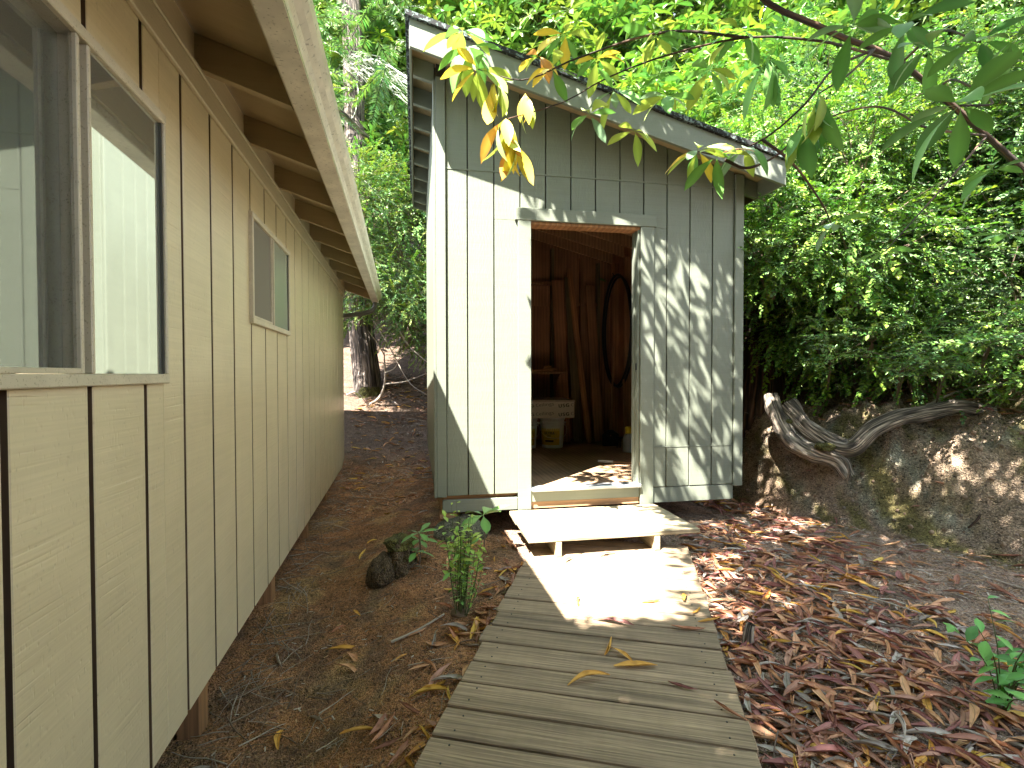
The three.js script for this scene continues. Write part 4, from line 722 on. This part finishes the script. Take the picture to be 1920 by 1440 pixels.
// bare understorey branches in the gap
{
  const g = thing('bare_sapling', 'bare crooked sapling with dead twigs beside the grey tree', 'sapling', [0, 0, 0]), p0 = at(700, 757, 8.9); g.position.copy(p0);
  const l = (x, y, d) => at(x, y, d).sub(p0), br = (a, r) => part('branch', tube(a.map((q) => l(...q)), r, r * 0.4, 16, 6, 0.3), M.twigPale, g);
  br([[695, 758, 8.9], [712, 745, 8.8], [722, 715, 8.7], [721, 680, 8.6], [720, 660, 8.6]], 0.028); br([[721, 700, 8.6], [740, 690, 8.5], [750, 670, 8.4]], 0.014); br([[720, 665, 8.6], [705, 640, 8.6], [690, 620, 8.5]], 0.012); br([[722, 720, 8.7], [760, 715, 8.5], [800, 700, 8.4]], 0.012); br([[735, 590, 8.4], [760, 640, 8.3], [790, 670, 8.3], [830, 700, 8.3]], 0.014); br([[740, 560, 8.4], [745, 610, 8.3], [775, 660, 8.2]], 0.01); br([[700, 600, 8.8], [730, 650, 8.5], [770, 720, 8.3], [800, 740, 8.2]], 0.012); br([[650, 740, 8.6], [668, 735, 8.5], [690, 760, 8.4]], 0.012); br([[770, 590, 8.5], [760, 630, 8.4], [752, 660, 8.4]], 0.009);
}
// old stump, footing stone, concrete pier
{
  const p = onGround(-0.76, 3.42), g = thing('rotten_stump', 'dark rotten mossy stump in the soil left of the shed', 'stump', [p[0], p[1] - 0.05, p[2]]);
  const dark = std(0.17, 0.125, 0.075, { roughness: 1, map: soilMap, bumpMap: soilBump, bumpScale: 0.03 });
  part('stump_wood', lump(0.1, 0.17, 0.09, 0.6, 521, 34), dark, g, [0.02, 0.04, 0]); part('stump_side', lump(0.1, 0.13, 0.09, 0.5, 523, 26), dark, g, [-0.09, 0.02, 0.05]); part('moss_cap', lump(0.1, 0.05, 0.1, 0.5, 525, 20), M.moss, g, [0.0, 0.22, -0.03]);
}
{ const o = single('footing_stone', lump(0.2, 0.13, 0.18, 0.3, 531), M.stone, 'mossy grey footing stone under the shed corner', 'stone'); o.position.set(...shedAt(-0.05, -0.03, 0.02)); }
{ const o = single('plank_offcut', cbox(0.26, 0.022, 0.07, 0.003, 1, 2), M.deck[0], 'weathered plank offcut on the ground beside the step', 'offcut'); const q = shedAt(1.72, 0, 0.12); o.position.set(q[0], groundY(q[0], -q[2]) + 0.03, q[2]); o.rotation.y = TH - 0.15; o.rotation.z = 0.03; }
{ const p = onGround(1.09, 2.36), g = thing('broken_stub', 'small broken weathered stub at the boardwalk edge', 'stump', [p[0], p[1] - 0.02, p[2]]); part('wood', bole([V(0, -0.02, 0), V(0.0, 0.05, 0), V(0.005, 0.1, 0), V(0.01, 0.12, 0)], (t) => 0.032 - 0.012 * t, 14, 14, 0.45, 541), M.rootWood, g); }
{ const p = onGround(2.04, 2.47), o = single('fir_cone', lump(0.024, 0.018, 0.032, 0.35, 551, 16), std(0.035, 0.025, 0.02), 'small dark cone lying in the leaf litter', 'cone'); o.position.set(p[0], p[1] + 0.012, p[2]); }

// ---------------------------------------------------------------- small plants
{
  const p = onGround(-0.275, 2.72), g = thing('sapling_clump', 'clump of thin upright green shoots beside the boardwalk', 'plant', p);
  const st = [], mats = [], cols = [], one = blade(0.05, 0.024, { n: 3, fold: 0.3, droop: 0.25 });
  for (let i = 0; i < 34; i++) {
    const a = rr(0, 6.28), r = rr(0.01, 0.06), h = rr(0.3, 0.58), e = V(Math.cos(a) * r * 2.2 + rr(-0.03, 0.05), h, Math.sin(a) * r * 2), s = V(Math.cos(a) * r * 0.8, -0.01, Math.sin(a) * r * 0.8), c = new THREE.CatmullRomCurve3([s, s.clone().lerp(e, 0.5).add(V(rr(-0.015, 0.015), 0, rr(-0.015, 0.015))), e]);
    st.push(tube(c.points, 0.0022, 0.001, 6, 5));
    for (let t = 0.2; t < 1; t += 0.07) { mats.push(pose(c.getPointAt(Math.min(1, t + rr(0, 0.04))), [rr(-0.6, 0.6), rr(0, 6.28), rr(-0.2, 0.7)], rr(0.55, 1.15) * (t < 0.45 ? 0.7 : 1))); cols.push(vary(t > 0.8 ? [0.30, 0.42, 0.06] : pick([[0.22, 0.42, 0.07], [0.15, 0.33, 0.07], [0.28, 0.46, 0.07]]))); }
  }
  part('shoot', mergeGeometries(st), std(0.09, 0.12, 0.04), g); scatter('foliage', one, mats, cols, g);
  part('root_crown', lump(0.05, 0.025, 0.045, 0.5, 561, 18), std(0.14, 0.095, 0.06, { roughness: 1 }), g);
}
function seedling(x, z, dy, n, len, h, label, cols, groups = 1) {
  const p = onGround(x, z, dy), g = thing('rhododendron_seedling', label, 'seedling', p);
  for (let q = 0; q < groups; q++) {
    const off = V(q ? rr(-0.1, 0.1) : 0, h * (1 - q * 0.3), q ? rr(-0.08, 0.08) : 0);
    part('stem', tube([V(0, -0.03, 0), V(off.x * 0.4 + 0.01, off.y * 0.5, off.z * 0.5), off], 0.005, 0.003, 8, 6), M.twig, g);
    for (let i = 0; i < n; i++) { const o = part('leaf', blade(len * rr(0.8, 1.15), len * 0.36, { n: 6, fold: 0.25, droop: rr(0.1, 0.35), wide: 0.6, stalk: 0.1, rib: 1.3 }), pick(cols), g); o.position.copy(off); o.rotation.order = 'YZX'; o.rotation.set(rr(-0.3, 0.3), i / n * 6.283 + rr(-0.25, 0.25), rr(-0.35, 0.5)); }
  }
}
seedling(-0.2, 3.55, 0.0, 9, 0.2, 0.26, 'rhododendron seedling with broad leaves at the shed corner', [leafMat(0.17, 0.34, 0.06), L.green]);
seedling(-0.62, 3.42, 0.0, 7, 0.115, 0.2, 'small leafy seedling beside the rotten stump', [leafMat(0.13, 0.26, 0.06), L.green], 3);
{
  const p = onGround(1.78, 1.86), g = thing('leafy_sprout', 'bright green leafy sprout in the litter at the frame corner', 'plant', p), mats = [], cols = [], st = [], one = blade(0.07, 0.033, { n: 4, fold: 0.25, droop: 0.3 });
  for (let i = 0; i < 13; i++) { const a = rr(0, 6.28), e = V(Math.cos(a) * rr(0.08, 0.28), rr(0.14, 0.46), Math.sin(a) * rr(0.06, 0.22)), c = new THREE.CatmullRomCurve3([V(0, -0.02, 0), V(e.x * 0.3, e.y * 0.6, e.z * 0.3), e]); st.push(tube(c.points, 0.003, 0.0012, 8, 5)); for (let t = 0.3; t <= 1; t += 0.1) { mats.push(pose(c.getPointAt(t), [rr(-0.5, 0.5), rr(0, 6.28), rr(-0.3, 0.5)], rr(0.7, 1.15))); cols.push(vary(pick([[0.14, 0.38, 0.08], [0.19, 0.44, 0.09], [0.11, 0.30, 0.07]]))); } }
  part('stem', mergeGeometries(st), std(0.1, 0.12, 0.04), g); scatter('foliage', one, mats, cols, g);
}
// sprigs low on the bank lip
for (const [x, y, d, s] of [[1700, 690, 4.05, 1], [1780, 700, 3.9, 1.1], [1640, 640, 4.3, 1], [1870, 640, 3.7, 1.1], [1560, 680, 4.5, 0.9]]) {
  const c = at(x, y, d), g = thing('bank_sprig', 'leafy shoot leaning out over the bank edge', 'shoot', [c.x, c.y, c.z], 0, 'leafy shoots over the bank edge'), mats = [], cols = [], st = [];
  for (let i = 0; i < 9; i++) { const e = V(rr(-0.45, 0.25), rr(-0.12, 0.3), rr(0.0, 0.4)); st.push(tube([V(0.15, -0.25, -0.3), V(0.05, 0, -0.1), e], 0.004, 0.0015, 8, 4)); for (let k = 0; k < 3; k++) { mats.push(pose(e.clone().multiplyScalar(0.5 + 0.25 * k), [rr(-0.4, 0.4), rr(1.6, 4.6), rr(-0.3, 0.2)], rr(0.9, 1.4) * s)); cols.push(vary(pick([[0.14, 0.29, 0.05], [0.18, 0.34, 0.05], [0.1, 0.23, 0.05]]))); } }
  part('stem', mergeGeometries(st), M.twig, g); scatter('foliage', sprays[2], mats, cols, g);
}

// ---------------------------------------------------------------- fallen leaves
function deadLeaf(Ln, W, curl, bend, tw) {
  const n = 9, m = 6, P = [], T = [], I = [];
  for (let i = 0; i <= n; i++) {
    const s = i / n, w = W * Math.pow(Math.sin(Math.PI * clamp(0.04 + s * 0.94)), 0.75) * (0.9 + 0.2 * rnd()), cu = curl * (0.8 + 0.5 * s + rr(-0.15, 0.15)), r = w / (2 * cu), tt = tw * (s - 0.5);
    for (let j = 0; j <= m; j++) { const a = (j / m * 2 - 1) * cu, y0 = r * (1 - Math.cos(a)), z0 = r * Math.sin(a); P.push(Ln * (s - 0.5), y0 * Math.cos(tt) - z0 * Math.sin(tt) + bend * Ln * (s - 0.5) * (s - 0.5) * 2 + rr(-0.0008, 0.0008), y0 * Math.sin(tt) + z0 * Math.cos(tt) + bend * 0.6 * Ln * Math.sin(s * 3)); T.push(s, j / m); }
  }
  for (let i = 0; i < n; i++) for (let j = 0; j < m; j++) { const a = i * (m + 1) + j, b = a + m + 1; I.push(a, a + 1, b, a + 1, b + 1, b); }
  const g = new THREE.BufferGeometry(); g.setAttribute('position', new THREE.Float32BufferAttribute(P, 3)); g.setAttribute('uv', new THREE.Float32BufferAttribute(T, 2)); g.setIndex(I); g.computeVertexNormals();
  g.computeBoundingBox(); g.translate(0, -g.boundingBox.min.y, 0); return g;
}
const deadGeos = []; for (let i = 0; i < 12; i++) deadGeos.push(deadLeaf(rr(0.11, 0.175), rr(0.026, 0.046), [0.9, 1.5, 2.0, 2.5, 2.9, 1.2][i % 6], rr(-0.15, 0.22), rr(-1.4, 1.4)));
const leafTone = dataTex(256, 128, (u, v) => { const m = 1 - 0.3 * Math.exp(-((v - 0.5) ** 2) * 900), b = fbm(u * 6, v * 4, 4, 601, 6, 4), vein = 0.06 * Math.sin(u * 90 + Math.abs(v - 0.5) * 60); return [m * (0.8 + 0.4 * b + vein), m * (0.78 + 0.42 * b + vein), m * (0.74 + 0.42 * b + vein)]; }, true);
const dm = (r, g, b) => std(r, g, b, { roughness: 0.7, map: leafTone, side: THREE.DoubleSide });
const deadMats = { brown: [dm(0.48, 0.22, 0.125), dm(0.36, 0.16, 0.11), dm(0.58, 0.30, 0.17), dm(0.42, 0.22, 0.155), dm(0.64, 0.36, 0.2)], grey: [dm(0.46, 0.40, 0.36), dm(0.3, 0.25, 0.22)], gold: [dm(0.66, 0.36, 0.07), dm(0.62, 0.30, 0.08), dm(0.72, 0.47, 0.10)], wine: [dm(0.3, 0.12, 0.11), dm(0.36, 0.15, 0.13)] };
function fall(m, X, y, Z, label, group, s = 1, yaw = rr(0, 6.28)) {
  const o = single('fallen_leaf', pick(deadGeos), m, label, 'fallen leaf', group); o.position.set(X, y, -Z); o.rotation.set(rr(-0.12, 0.12), yaw, rr(-0.12, 0.12)); o.scale.setScalar(s); return o;
}
// leaves on the planks, each where it lies
const plankLeaf = [
  [1086, 1130, 'gold', 'small yellow curled leaf upright on the boardwalk, nearest the step', 0.8, 1.3], [1222, 1130, 'gold', 'thin orange rolled leaf on the sunlit planks', 0.9, 0.2], [1285, 1122, 'gold', 'orange leaf folded double near the right plank ends', 0.85, 1.2], [1305, 1148, 'gold', 'small amber leaf at the right ends of the planks', 0.7, 0.9],
  [1150, 1170, 'wine', 'dark red dry leaf lying mid boardwalk', 1.15, -0.4], [1290, 1180, 'brown', 'pinkish brown leaf near the boardwalk\'s right edge', 1, 0.0], [1140, 1215, 'gold', 'golden curled leaf standing across two planks', 1.1, 1.2], [1165, 1230, 'gold', 'narrow yellow leaf slanting beside the golden curl', 0.75, -0.9], [1192, 1251, 'gold', 'long yellow leaf with a fine tip on a plank gap', 1.25, 0.0], [1105, 1279, 'gold', 'tan rolled leaf near the lower middle of the boardwalk', 1.05, 0.25],
  [1280, 1290, 'wine', 'thin purple leaf on the lower right planks', 0.85, -0.35], [1372, 1338, 'brown', 'brown twisted leaf at the lower right plank ends', 0.95, -0.9], [1068, 1052, 'gold', 'small yellow leaf in front of the step', 0.6, 0.9], [1140, 1042, 'brown', 'dry orange leaf under the step edge', 0.8, 0.5], [1330, 1165, 'gold', 'crumpled amber leaf overhanging the plank ends', 1.0, 0.3],
];
for (const [x, y, k, label, s, yaw] of plankLeaf) { const p = at(x, y, 1), t = EYE / (EYE - p.y); fall(deadMats[k][0], p.x * t, 0.006, -p.z * t, label, null, s, yaw); }
// density of the litter
const boardSide = (X, Z) => { const e = X - 0.085, f = Z - 3.27, A = 0.222; return [e * Math.cos(A) - f * Math.sin(A), -(e * Math.sin(A) + f * Math.cos(A))]; };   // across, towards the camera
function litter(X, Z) {
  const [a, c] = boardSide(X, Z), b = bankAt(X, Z), p = X * HN[0] + Z * HN[1];
  if (a > -0.005 && a < 1.05 && c > -0.52) return 0;
  const su = (X - SO[0]) * Math.cos(TH) + (Z - SO[1]) * Math.sin(TH), sw = (X - SO[0]) * Math.sin(TH) - (Z - SO[1]) * Math.cos(TH);
  if (su > -0.22 && su < 2.28 && sw < 0.01 && sw > -3) return 0;
  if (su > 0.28 && su < 1.52 && sw < 0.76 && sw > 0) return 0;
  if (p < -0.8) return 0;
  const n = fbm(X * 2.2 + 20, Z * 2.2, 3, 611);
  if (a >= 1.04) { if (b > 0.05) return b > 0.5 ? 0.35 * n : 0.03; const near = 1 - sstep(0.55, 1.5, a - 1.04 - 0.25 * sstep(1.2, 2.2, c)); return near * (0.55 + 0.7 * n) + 0.07; }
  if (sw > 0 && su > 1.5) return 0.6 * n;
  if (a < 0 && Z < 3.4) return 0.42 * (1 - sstep(0.0, 0.35, -a)) * (0.4 + n) + 0.025;
  return Z > 6.2 ? 0.4 * n : 0.03;
}
const spot = () => { for (;;) { const X = rr(-1.3, 4.4), Z = 0.9 + 8.4 * Math.pow(rnd(), 1.7); if (rnd() < litter(X, Z)) return [X, Z]; } };
const inView = (X, Z) => { const s = seenAt(V(X, groundY(X, Z), -Z)); return s[0] > -20 && s[0] < 1940 && s[1] < 1470; };
const rest = deadGeos.map(() => [[], []]), lay = [];
for (let i = 0; i < 420; i++) { const Z = rr(6.2, 10), X = rr(-2.6, -0.8); if (X * HN[0] + Z * HN[1] > -0.75 || Z > 8) lay.push([X, Z]); }
while (lay.length < 5600) { const [X, Z] = spot(); lay.push([X, Z]); }
lay.sort((a, b) => (inView(...a) ? a[1] : 99) - (inView(...b) ? b[1] : 99));
let individuals = 0;
lay.forEach(([X, Z]) => {
  const p = X * HN[0] + Z * HN[1], left = boardSide(X, Z)[0] < 0, y = groundY(X, Z) + 0.002 + rr(0, left ? 0.008 : 0.022), u = rnd(), kind = left ? (u < 0.35 ? 'gold' : u < 0.8 ? 'brown' : 'grey') : u < 0.6 ? 'brown' : u < 0.74 ? 'wine' : u < 0.9 ? 'grey' : 'gold', m = pick(deadMats[kind]), s = rr(0.7, 1.2);
  if (individuals < 285 && inView(X, Z)) {
    individuals++;
    const word = { gold: 'golden', brown: 'red-brown', grey: 'weathered grey', wine: 'dark wine-red' }[kind];
    fall(m, X, y, Z, left ? `curled ${word} dead leaf on the soil left of the boardwalk` : `curled ${word} dead leaf in the litter right of the boardwalk`, left ? `${word} leaves left of the boardwalk` : `${word} leaves right of the boardwalk`, s);
  } else { const k = Math.floor(rnd() * deadGeos.length), yaw = rr(0, 6.28); rest[k][0].push(pose(V(X, y, -Z), [rr(-0.25, 0.25), yaw, rr(-0.25, 0.25)], s)); rest[k][1].push(m.color.toArray()); }
});
{
  const g = thing('leaf_litter', 'litter of many dead leaves farther over the ground', 'leaf litter'); g.userData.kind = 'stuff';
  const white = dm(1, 1, 1);
  deadGeos.forEach((geo, k) => { if (rest[k][0].length) scatter('leaves', geo, rest[k][0], rest[k][1], g, white); });
}
{ // needles, bark chips and twiglets all over the soil
  const g = thing('twig_litter', 'fine needles, chips and twigs strewn over the soil', 'twig litter'); g.userData.kind = 'stuff';
  const chip = cbox(0.022, 0.002, 0.005, 0.0008), needle = tube([V(-0.02, 0, 0), V(0, 0.003, 0.003), V(0.02, 0, 0)], 0.0009, 0.0006, 3, 4), twig = tube([V(-0.07, 0.002, 0), V(-0.02, 0.004, 0.004), V(0.03, 0.004, -0.001), V(0.08, 0.003, 0.005)], 0.002, 0.0009, 8, 5);
  const sets = [[chip, 5200, [[0.3, 0.17, 0.09], [0.42, 0.26, 0.14], [0.2, 0.12, 0.08], [0.4, 0.34, 0.28]]], [needle, 5200, [[0.36, 0.2, 0.1], [0.45, 0.3, 0.17], [0.24, 0.16, 0.11]]], [twig, 1100, [[0.26, 0.2, 0.15], [0.36, 0.3, 0.24], [0.16, 0.11, 0.08]]]];
  const wm = std(1, 1, 1, { roughness: 0.9 });
  for (const [geo, n, cols] of sets) {
    const mt = [], cl = [];
    while (mt.length < n) { const Z = 1.0 + 8.5 * Math.pow(rnd(), 1.6), X = rr(-1.9, 4.3), [a, c] = boardSide(X, Z); if (a > -0.01 && a < 1.05 && c > -0.52) continue; const su = (X - SO[0]) * Math.cos(TH) + (Z - SO[1]) * Math.sin(TH), sw = (X - SO[0]) * Math.sin(TH) - (Z - SO[1]) * Math.cos(TH); if (su > -0.24 && su < 2.3 && sw < 0.02 && sw > -3) continue; if (X * HN[0] + Z * HN[1] < -0.85) continue; const b = bankAt(X, Z); if (b > 0.02 && b < 0.5 && rnd() < 0.8) continue; mt.push(pose(V(X, groundY(X, Z) + rr(0.001, 0.007), -Z), [rr(-0.3, 0.3), rr(0, 6.28), rr(-0.3, 0.3)], rr(0.6, 1.5))); cl.push(vary(pick(cols))); }
    for (let i = 0; i < n / 4; i++) { const Z = rr(5.2, 10), X = rr(-2.5, -0.75); if (X * HN[0] + Z * HN[1] < -0.8 && Z < 7.9) continue; mt.push(pose(V(X, groundY(X, Z) + rr(0.002, 0.02), -Z), [rr(-0.3, 0.3), rr(0, 6.28), rr(-0.3, 0.3)], rr(1, 2.4))); cl.push(vary(pick(cols))); }
    for (let i = 0; i < n * 0.55; i++) { const Z = rr(1.9, 4.7), X = rr(1.0, 3.5), [a2, c2] = boardSide(X, Z); if (a2 < 1.06 || bankAt(X, Z) > 0.03) continue; mt.push(pose(V(X, groundY(X, Z) + rr(0.001, 0.008), -Z), [rr(-0.3, 0.3), rr(0, 6.28), rr(-0.3, 0.3)], rr(0.7, 1.6))); cl.push(vary(pick(cols))); }
    if (geo === twig) for (let i = 0; i < 260; i++) { const Z = rr(1.8, 7.2), X = (-0.8 + 0.45 * rnd() * rnd() - Z * HN[1]) / HN[0]; mt.push(pose(V(X, groundY(X, Z) + rr(0.002, 0.03), -Z), [rr(-0.3, 0.3), rr(0, 6.28), rr(-0.3, 0.3)], rr(0.7, 1.8))); cl.push(vary(pick(cols))); }
    scatter('bits', geo, mt, cl, g, wm);
  }
}

// ---------------------------------------------------------------- things kept in the shed
const put = (o, u, y, w, ry = 0) => { o.position.set(...shedAt(u, y, w)); o.rotation.y = TH + ry; return o; };
function labelTex(w, h, draw) { const c = document.createElement('canvas'); c.width = w; c.height = h; draw(c.getContext('2d')); const t = new THREE.CanvasTexture(c); t.colorSpace = THREE.SRGBColorSpace; return t; }
const bucketLabel = labelTex(512, 384, (x) => {
  x.fillStyle = '#c9a71f'; x.fillRect(0, 0, 512, 384); x.fillStyle = '#d8be4c'; x.fillRect(0, 0, 512, 60); x.fillStyle = '#1c1a12'; x.textAlign = 'center';
  x.font = 'bold 84px sans-serif'; x.fillText('ULTRA', 256, 140); x.font = 'bold 44px sans-serif'; x.fillText('SPEC', 256, 190); x.fillStyle = '#b08d12'; x.fillRect(60, 215, 392, 26); x.fillStyle = '#1c1a12'; x.fillRect(150, 272, 212, 42); x.fillStyle = '#b59a35'; x.fillRect(40, 334, 430, 8); x.beginPath(); x.moveTo(256, 18); x.lineTo(276, 52); x.lineTo(236, 52); x.fill();
});
const labelMat = new THREE.MeshStandardMaterial({ map: bucketLabel, roughness: 0.5, side: THREE.DoubleSide });
function bucket(u, w, turn, label) {
  const g = put(thing('paint_bucket', label, 'bucket', [0, 0, 0], 0, null), u, FLOOR + 0.001, w);
  part('pail', new THREE.LatheGeometry([[0, 0], [0.126, 0], [0.13, 0.006], [0.143, 0.265], [0.15, 0.27], [0.15, 0.278], [0.144, 0.282], [0.145, 0.3], [0.151, 0.304], [0.151, 0.312], [0.145, 0.316], [0.146, 0.336], [0.155, 0.342], [0.155, 0.368], [0.15, 0.374], [0, 0.374]].map(([a, b]) => new THREE.Vector2(a, b)), 40), M.white, g);
  const lb = new THREE.CylinderGeometry(0.1415, 0.1335, 0.2, 28, 1, true, -0.95, 1.9); const o = part('paper_label', lb, labelMat, g, [0, 0.14, 0]); o.rotation.y = turn;
  part('handle', tube([V(0.15, 0.3, 0.02), V(0.165, 0.22, 0.06), V(0.1, 0.14, 0.145), V(-0.1, 0.14, 0.145), V(-0.165, 0.22, 0.06), V(-0.15, 0.3, 0.02)], 0.0022, 0.0022, 24, 6), M.aluminium, g);
  for (const s of [-1, 1]) part('handle_lug', new THREE.CylinderGeometry(0.012, 0.012, 0.016, 12), M.white, g, [s * 0.158, 0.3, 0.02], [0, 0, Math.PI / 2]);
}
bucket(1.25, -2.2, -0.55, 'white paint bucket with a yellow label under the printed box'); bucket(0.91, -2.2, -0.2, 'white labelled bucket half hidden by the door jamb');
{
  const tex = labelTex(1024, 384, (x) => {
    x.fillStyle = '#c4b9a8'; x.fillRect(0, 0, 1024, 384); x.fillStyle = '#1d2a24'; x.textAlign = 'left';
    for (let r = -1; r < 4; r++) for (let c = -1; c < 4; c++) { x.save(); x.translate(c * 660 + 60, r * 210 + 140); x.rotate(-0.09); x.font = 'bold 112px sans-serif'; x.fillText('USG', 0, 0); x.font = '100px sans-serif'; x.globalAlpha = 0.75; x.fillText('Ceilings', 240, -4); x.restore(); }
  });
  const printed = new THREE.MeshStandardMaterial({ map: tex, roughness: 0.8 }), plain = std(0.42, 0.35, 0.28, { map: grime });
  const g = put(thing('tile_box', 'flat carton printed with lettering on top of the buckets', 'box', [0, 0, 0]), 1.12, FLOOR + 0.376, -2.22);
  part('carton', new THREE.BoxGeometry(0.66, 0.19, 0.55), [plain, plain, plain, plain, printed, plain], g, [0, 0.0965, 0]);
  part('lid_flap', cbox(0.672, 0.022, 0.56, 0.002), plain, g, [0, 0.204, 0.0], [0.012, 0, 0]);
}
{ const g = put(thing('scrap_shelf', 'rough shelf in the shed holding wood offcuts', 'shelf', [0, 0, 0]), 1.2, FLOOR, -2.62); part('shelf_board', cbox(0.62, 0.025, 0.36, 0.002), M.brownWood, g, [0.0, 0.91, 0]); for (const x of [-0.24, 0.24]) part('bracket', extrude([[-0.18, 0.9], [0.16, 0.9], [-0.18, 0.7]], 0.02), M.brownWood, g, [x, 0, 0], [0, -Math.PI / 2, 0]).position.z = 0.0; }
for (const [u, y, w, r, l, lab] of [[1.24, 0.925, -2.5, 0.2, 0.2, 'pale wood offcut lying on the shelf, lowest of the pile'], [1.3, 0.951, -2.5, -0.15, 0.16, 'pale wood offcut in the middle of the shelf pile'], [1.27, 0.977, -2.51, 0.05, 0.08, 'short pale block topping the shelf pile'], [1.07, 0.925, -2.46, 0.1, 0.24, 'long flat offcut at the end of the shelf']]) put(single('wood_offcut', cbox(l, 0.024, 0.07, 0.002, rr(0, 2), rr(0, 2), true), M.lightWood, lab, 'offcut'), u, FLOOR + y + 0.012, w, r);
// boards leaning on the rear wall
function lean(u0, w0, u1, y1, w1, wd, t, m, label) {
  const a = V(u0, FLOOR + 0.004, w0), b = V(u1, y1, w1), d = b.clone().sub(a), o = single('leaning_board', cbox(wd, d.length(), t, 0.002, rr(0, 3), rr(0, 3)), m, label, 'board'), g = new THREE.Group();
  const q = new THREE.Quaternion().setFromUnitVectors(V(0, 1, 0), d.clone().normalize()), c = a.clone().lerp(b, 0.5);
  o.position.set(...shedAt(c.x, c.y + t * 0.3, c.z)); o.quaternion.setFromAxisAngle(V(0, 1, 0), TH).multiply(q);
}
lean(1.79, -2.4, 1.66, EYE + 1.42, -2.86, 0.07, 0.025, M.lightWood, 'pale orange board leaning in the shed, slanting left to the wall');
lean(1.66, -2.45, 1.65, EYE + 1.3, -2.84, 0.12, 0.02, M.greenWood, 'dull greenish board leaning behind the orange one'); lean(1.5, -2.5, 1.49, EYE + 1.25, -2.84, 0.15, 0.02, M.redWood, 'wide red-brown board leaning by the shelf end'); lean(1.96, -2.5, 1.95, EYE + 1.2, -2.85, 0.13, 0.02, M.brownWood, 'dark brown board standing near the shed corner');
{ const g = put(thing('hose_coil', 'large black coil of pipe hung on the shed side wall', 'pipe coil', [0, 0, 0]), 2.16, EYE + 0.56, -2.42); part('coil', new THREE.TorusGeometry(0.66, 0.017, 10, 90), M.black, g, [0, 0, 0], [0, Math.PI / 2, 0]).scale.set(0.72, 1.08, 1); part('coil', new THREE.TorusGeometry(0.655, 0.015, 10, 90), M.black, g, [0.03, -0.02, 0], [0, Math.PI / 2, 0]).scale.set(0.72, 1.08, 1); part('hook', tube([V(0.05, 0.72, 0), V(-0.02, 0.7, 0), V(-0.05, 0.74, 0)], 0.006, 0.006, 8, 6), M.black, g); }
function tool(u0, w0, u1, y1, w1, r, m, label, head) { const g = put(thing('long_tool', label, 'tool', [0, 0, 0]), u0, FLOOR, w0); part('shaft', tube([V(0, 0.12, 0), V((u1 - u0) / 2, (y1 - FLOOR) / 2, (w1 - w0) / 2), V(u1 - u0, y1 - FLOOR, w1 - w0)], r, r, 8, 8), m, g); part('head', head, M.black, g); return g; }
tool(1.98, -2.15, 2.16, EYE + 0.35, -2.5, 0.013, M.rawWood, 'wooden-handled shovel standing by the coil', (() => { const s = extrude([[-0.1, 0.0], [0.1, 0.0], [0.11, 0.14], [0.03, 0.2], [-0.03, 0.2], [-0.11, 0.14]], 0.006, 0.001); return s; })());
tool(2.1, -1.98, 2.17, EYE + 0.0, -2.2, 0.012, M.brownWood, 'short-handled rake against the shed side wall', mergeGeometries([0, 1, 2, 3, 4, 5].map((i) => cbox(0.008, 0.11, 0.008, 0.001).translate(-0.1 + i * 0.04, 0.056, 0)).concat([cbox(0.24, 0.014, 0.014, 0.002).translate(0, 0.12, 0)])));
{ const g = put(thing('spray_bottle', 'grey bottle with a yellow cap just inside the door', 'bottle', [0, 0, 0]), 1.99, FLOOR + 0.001, -1.62); part('bottle', new THREE.LatheGeometry([[0, 0], [0.06, 0], [0.065, 0.01], [0.062, 0.16], [0.045, 0.2], [0.03, 0.215], [0, 0.215]].map(([a, b]) => new THREE.Vector2(a, b)), 24), std(0.3, 0.3, 0.29, { roughness: 0.4 }), g); part('cap', new THREE.LatheGeometry([[0, 0.2155], [0.034, 0.2155], [0.036, 0.28], [0.03, 0.29], [0, 0.29]].map(([a, b]) => new THREE.Vector2(a, b)), 20), M.yellow, g); }
{ const g = put(thing('paint_roller', 'white-tipped rod lying in the sun patch on the shed floor', 'rod', [0, 0, 0]), 1.5, FLOOR + 0.016, -0.98, -0.5); part('rod', tube([V(0.05, 0, 0), V(0.2, -0.003, 0), V(0.36, -0.006, 0)], 0.007, 0.006, 6, 8), M.rawWood, g); part('sleeve', tube([V(-0.1, 0, 0), V(-0.02, 0, 0), V(0.05, 0, 0)], 0.013, 0.013, 6, 10), M.white, g); }

renderer.render(scene, camera);
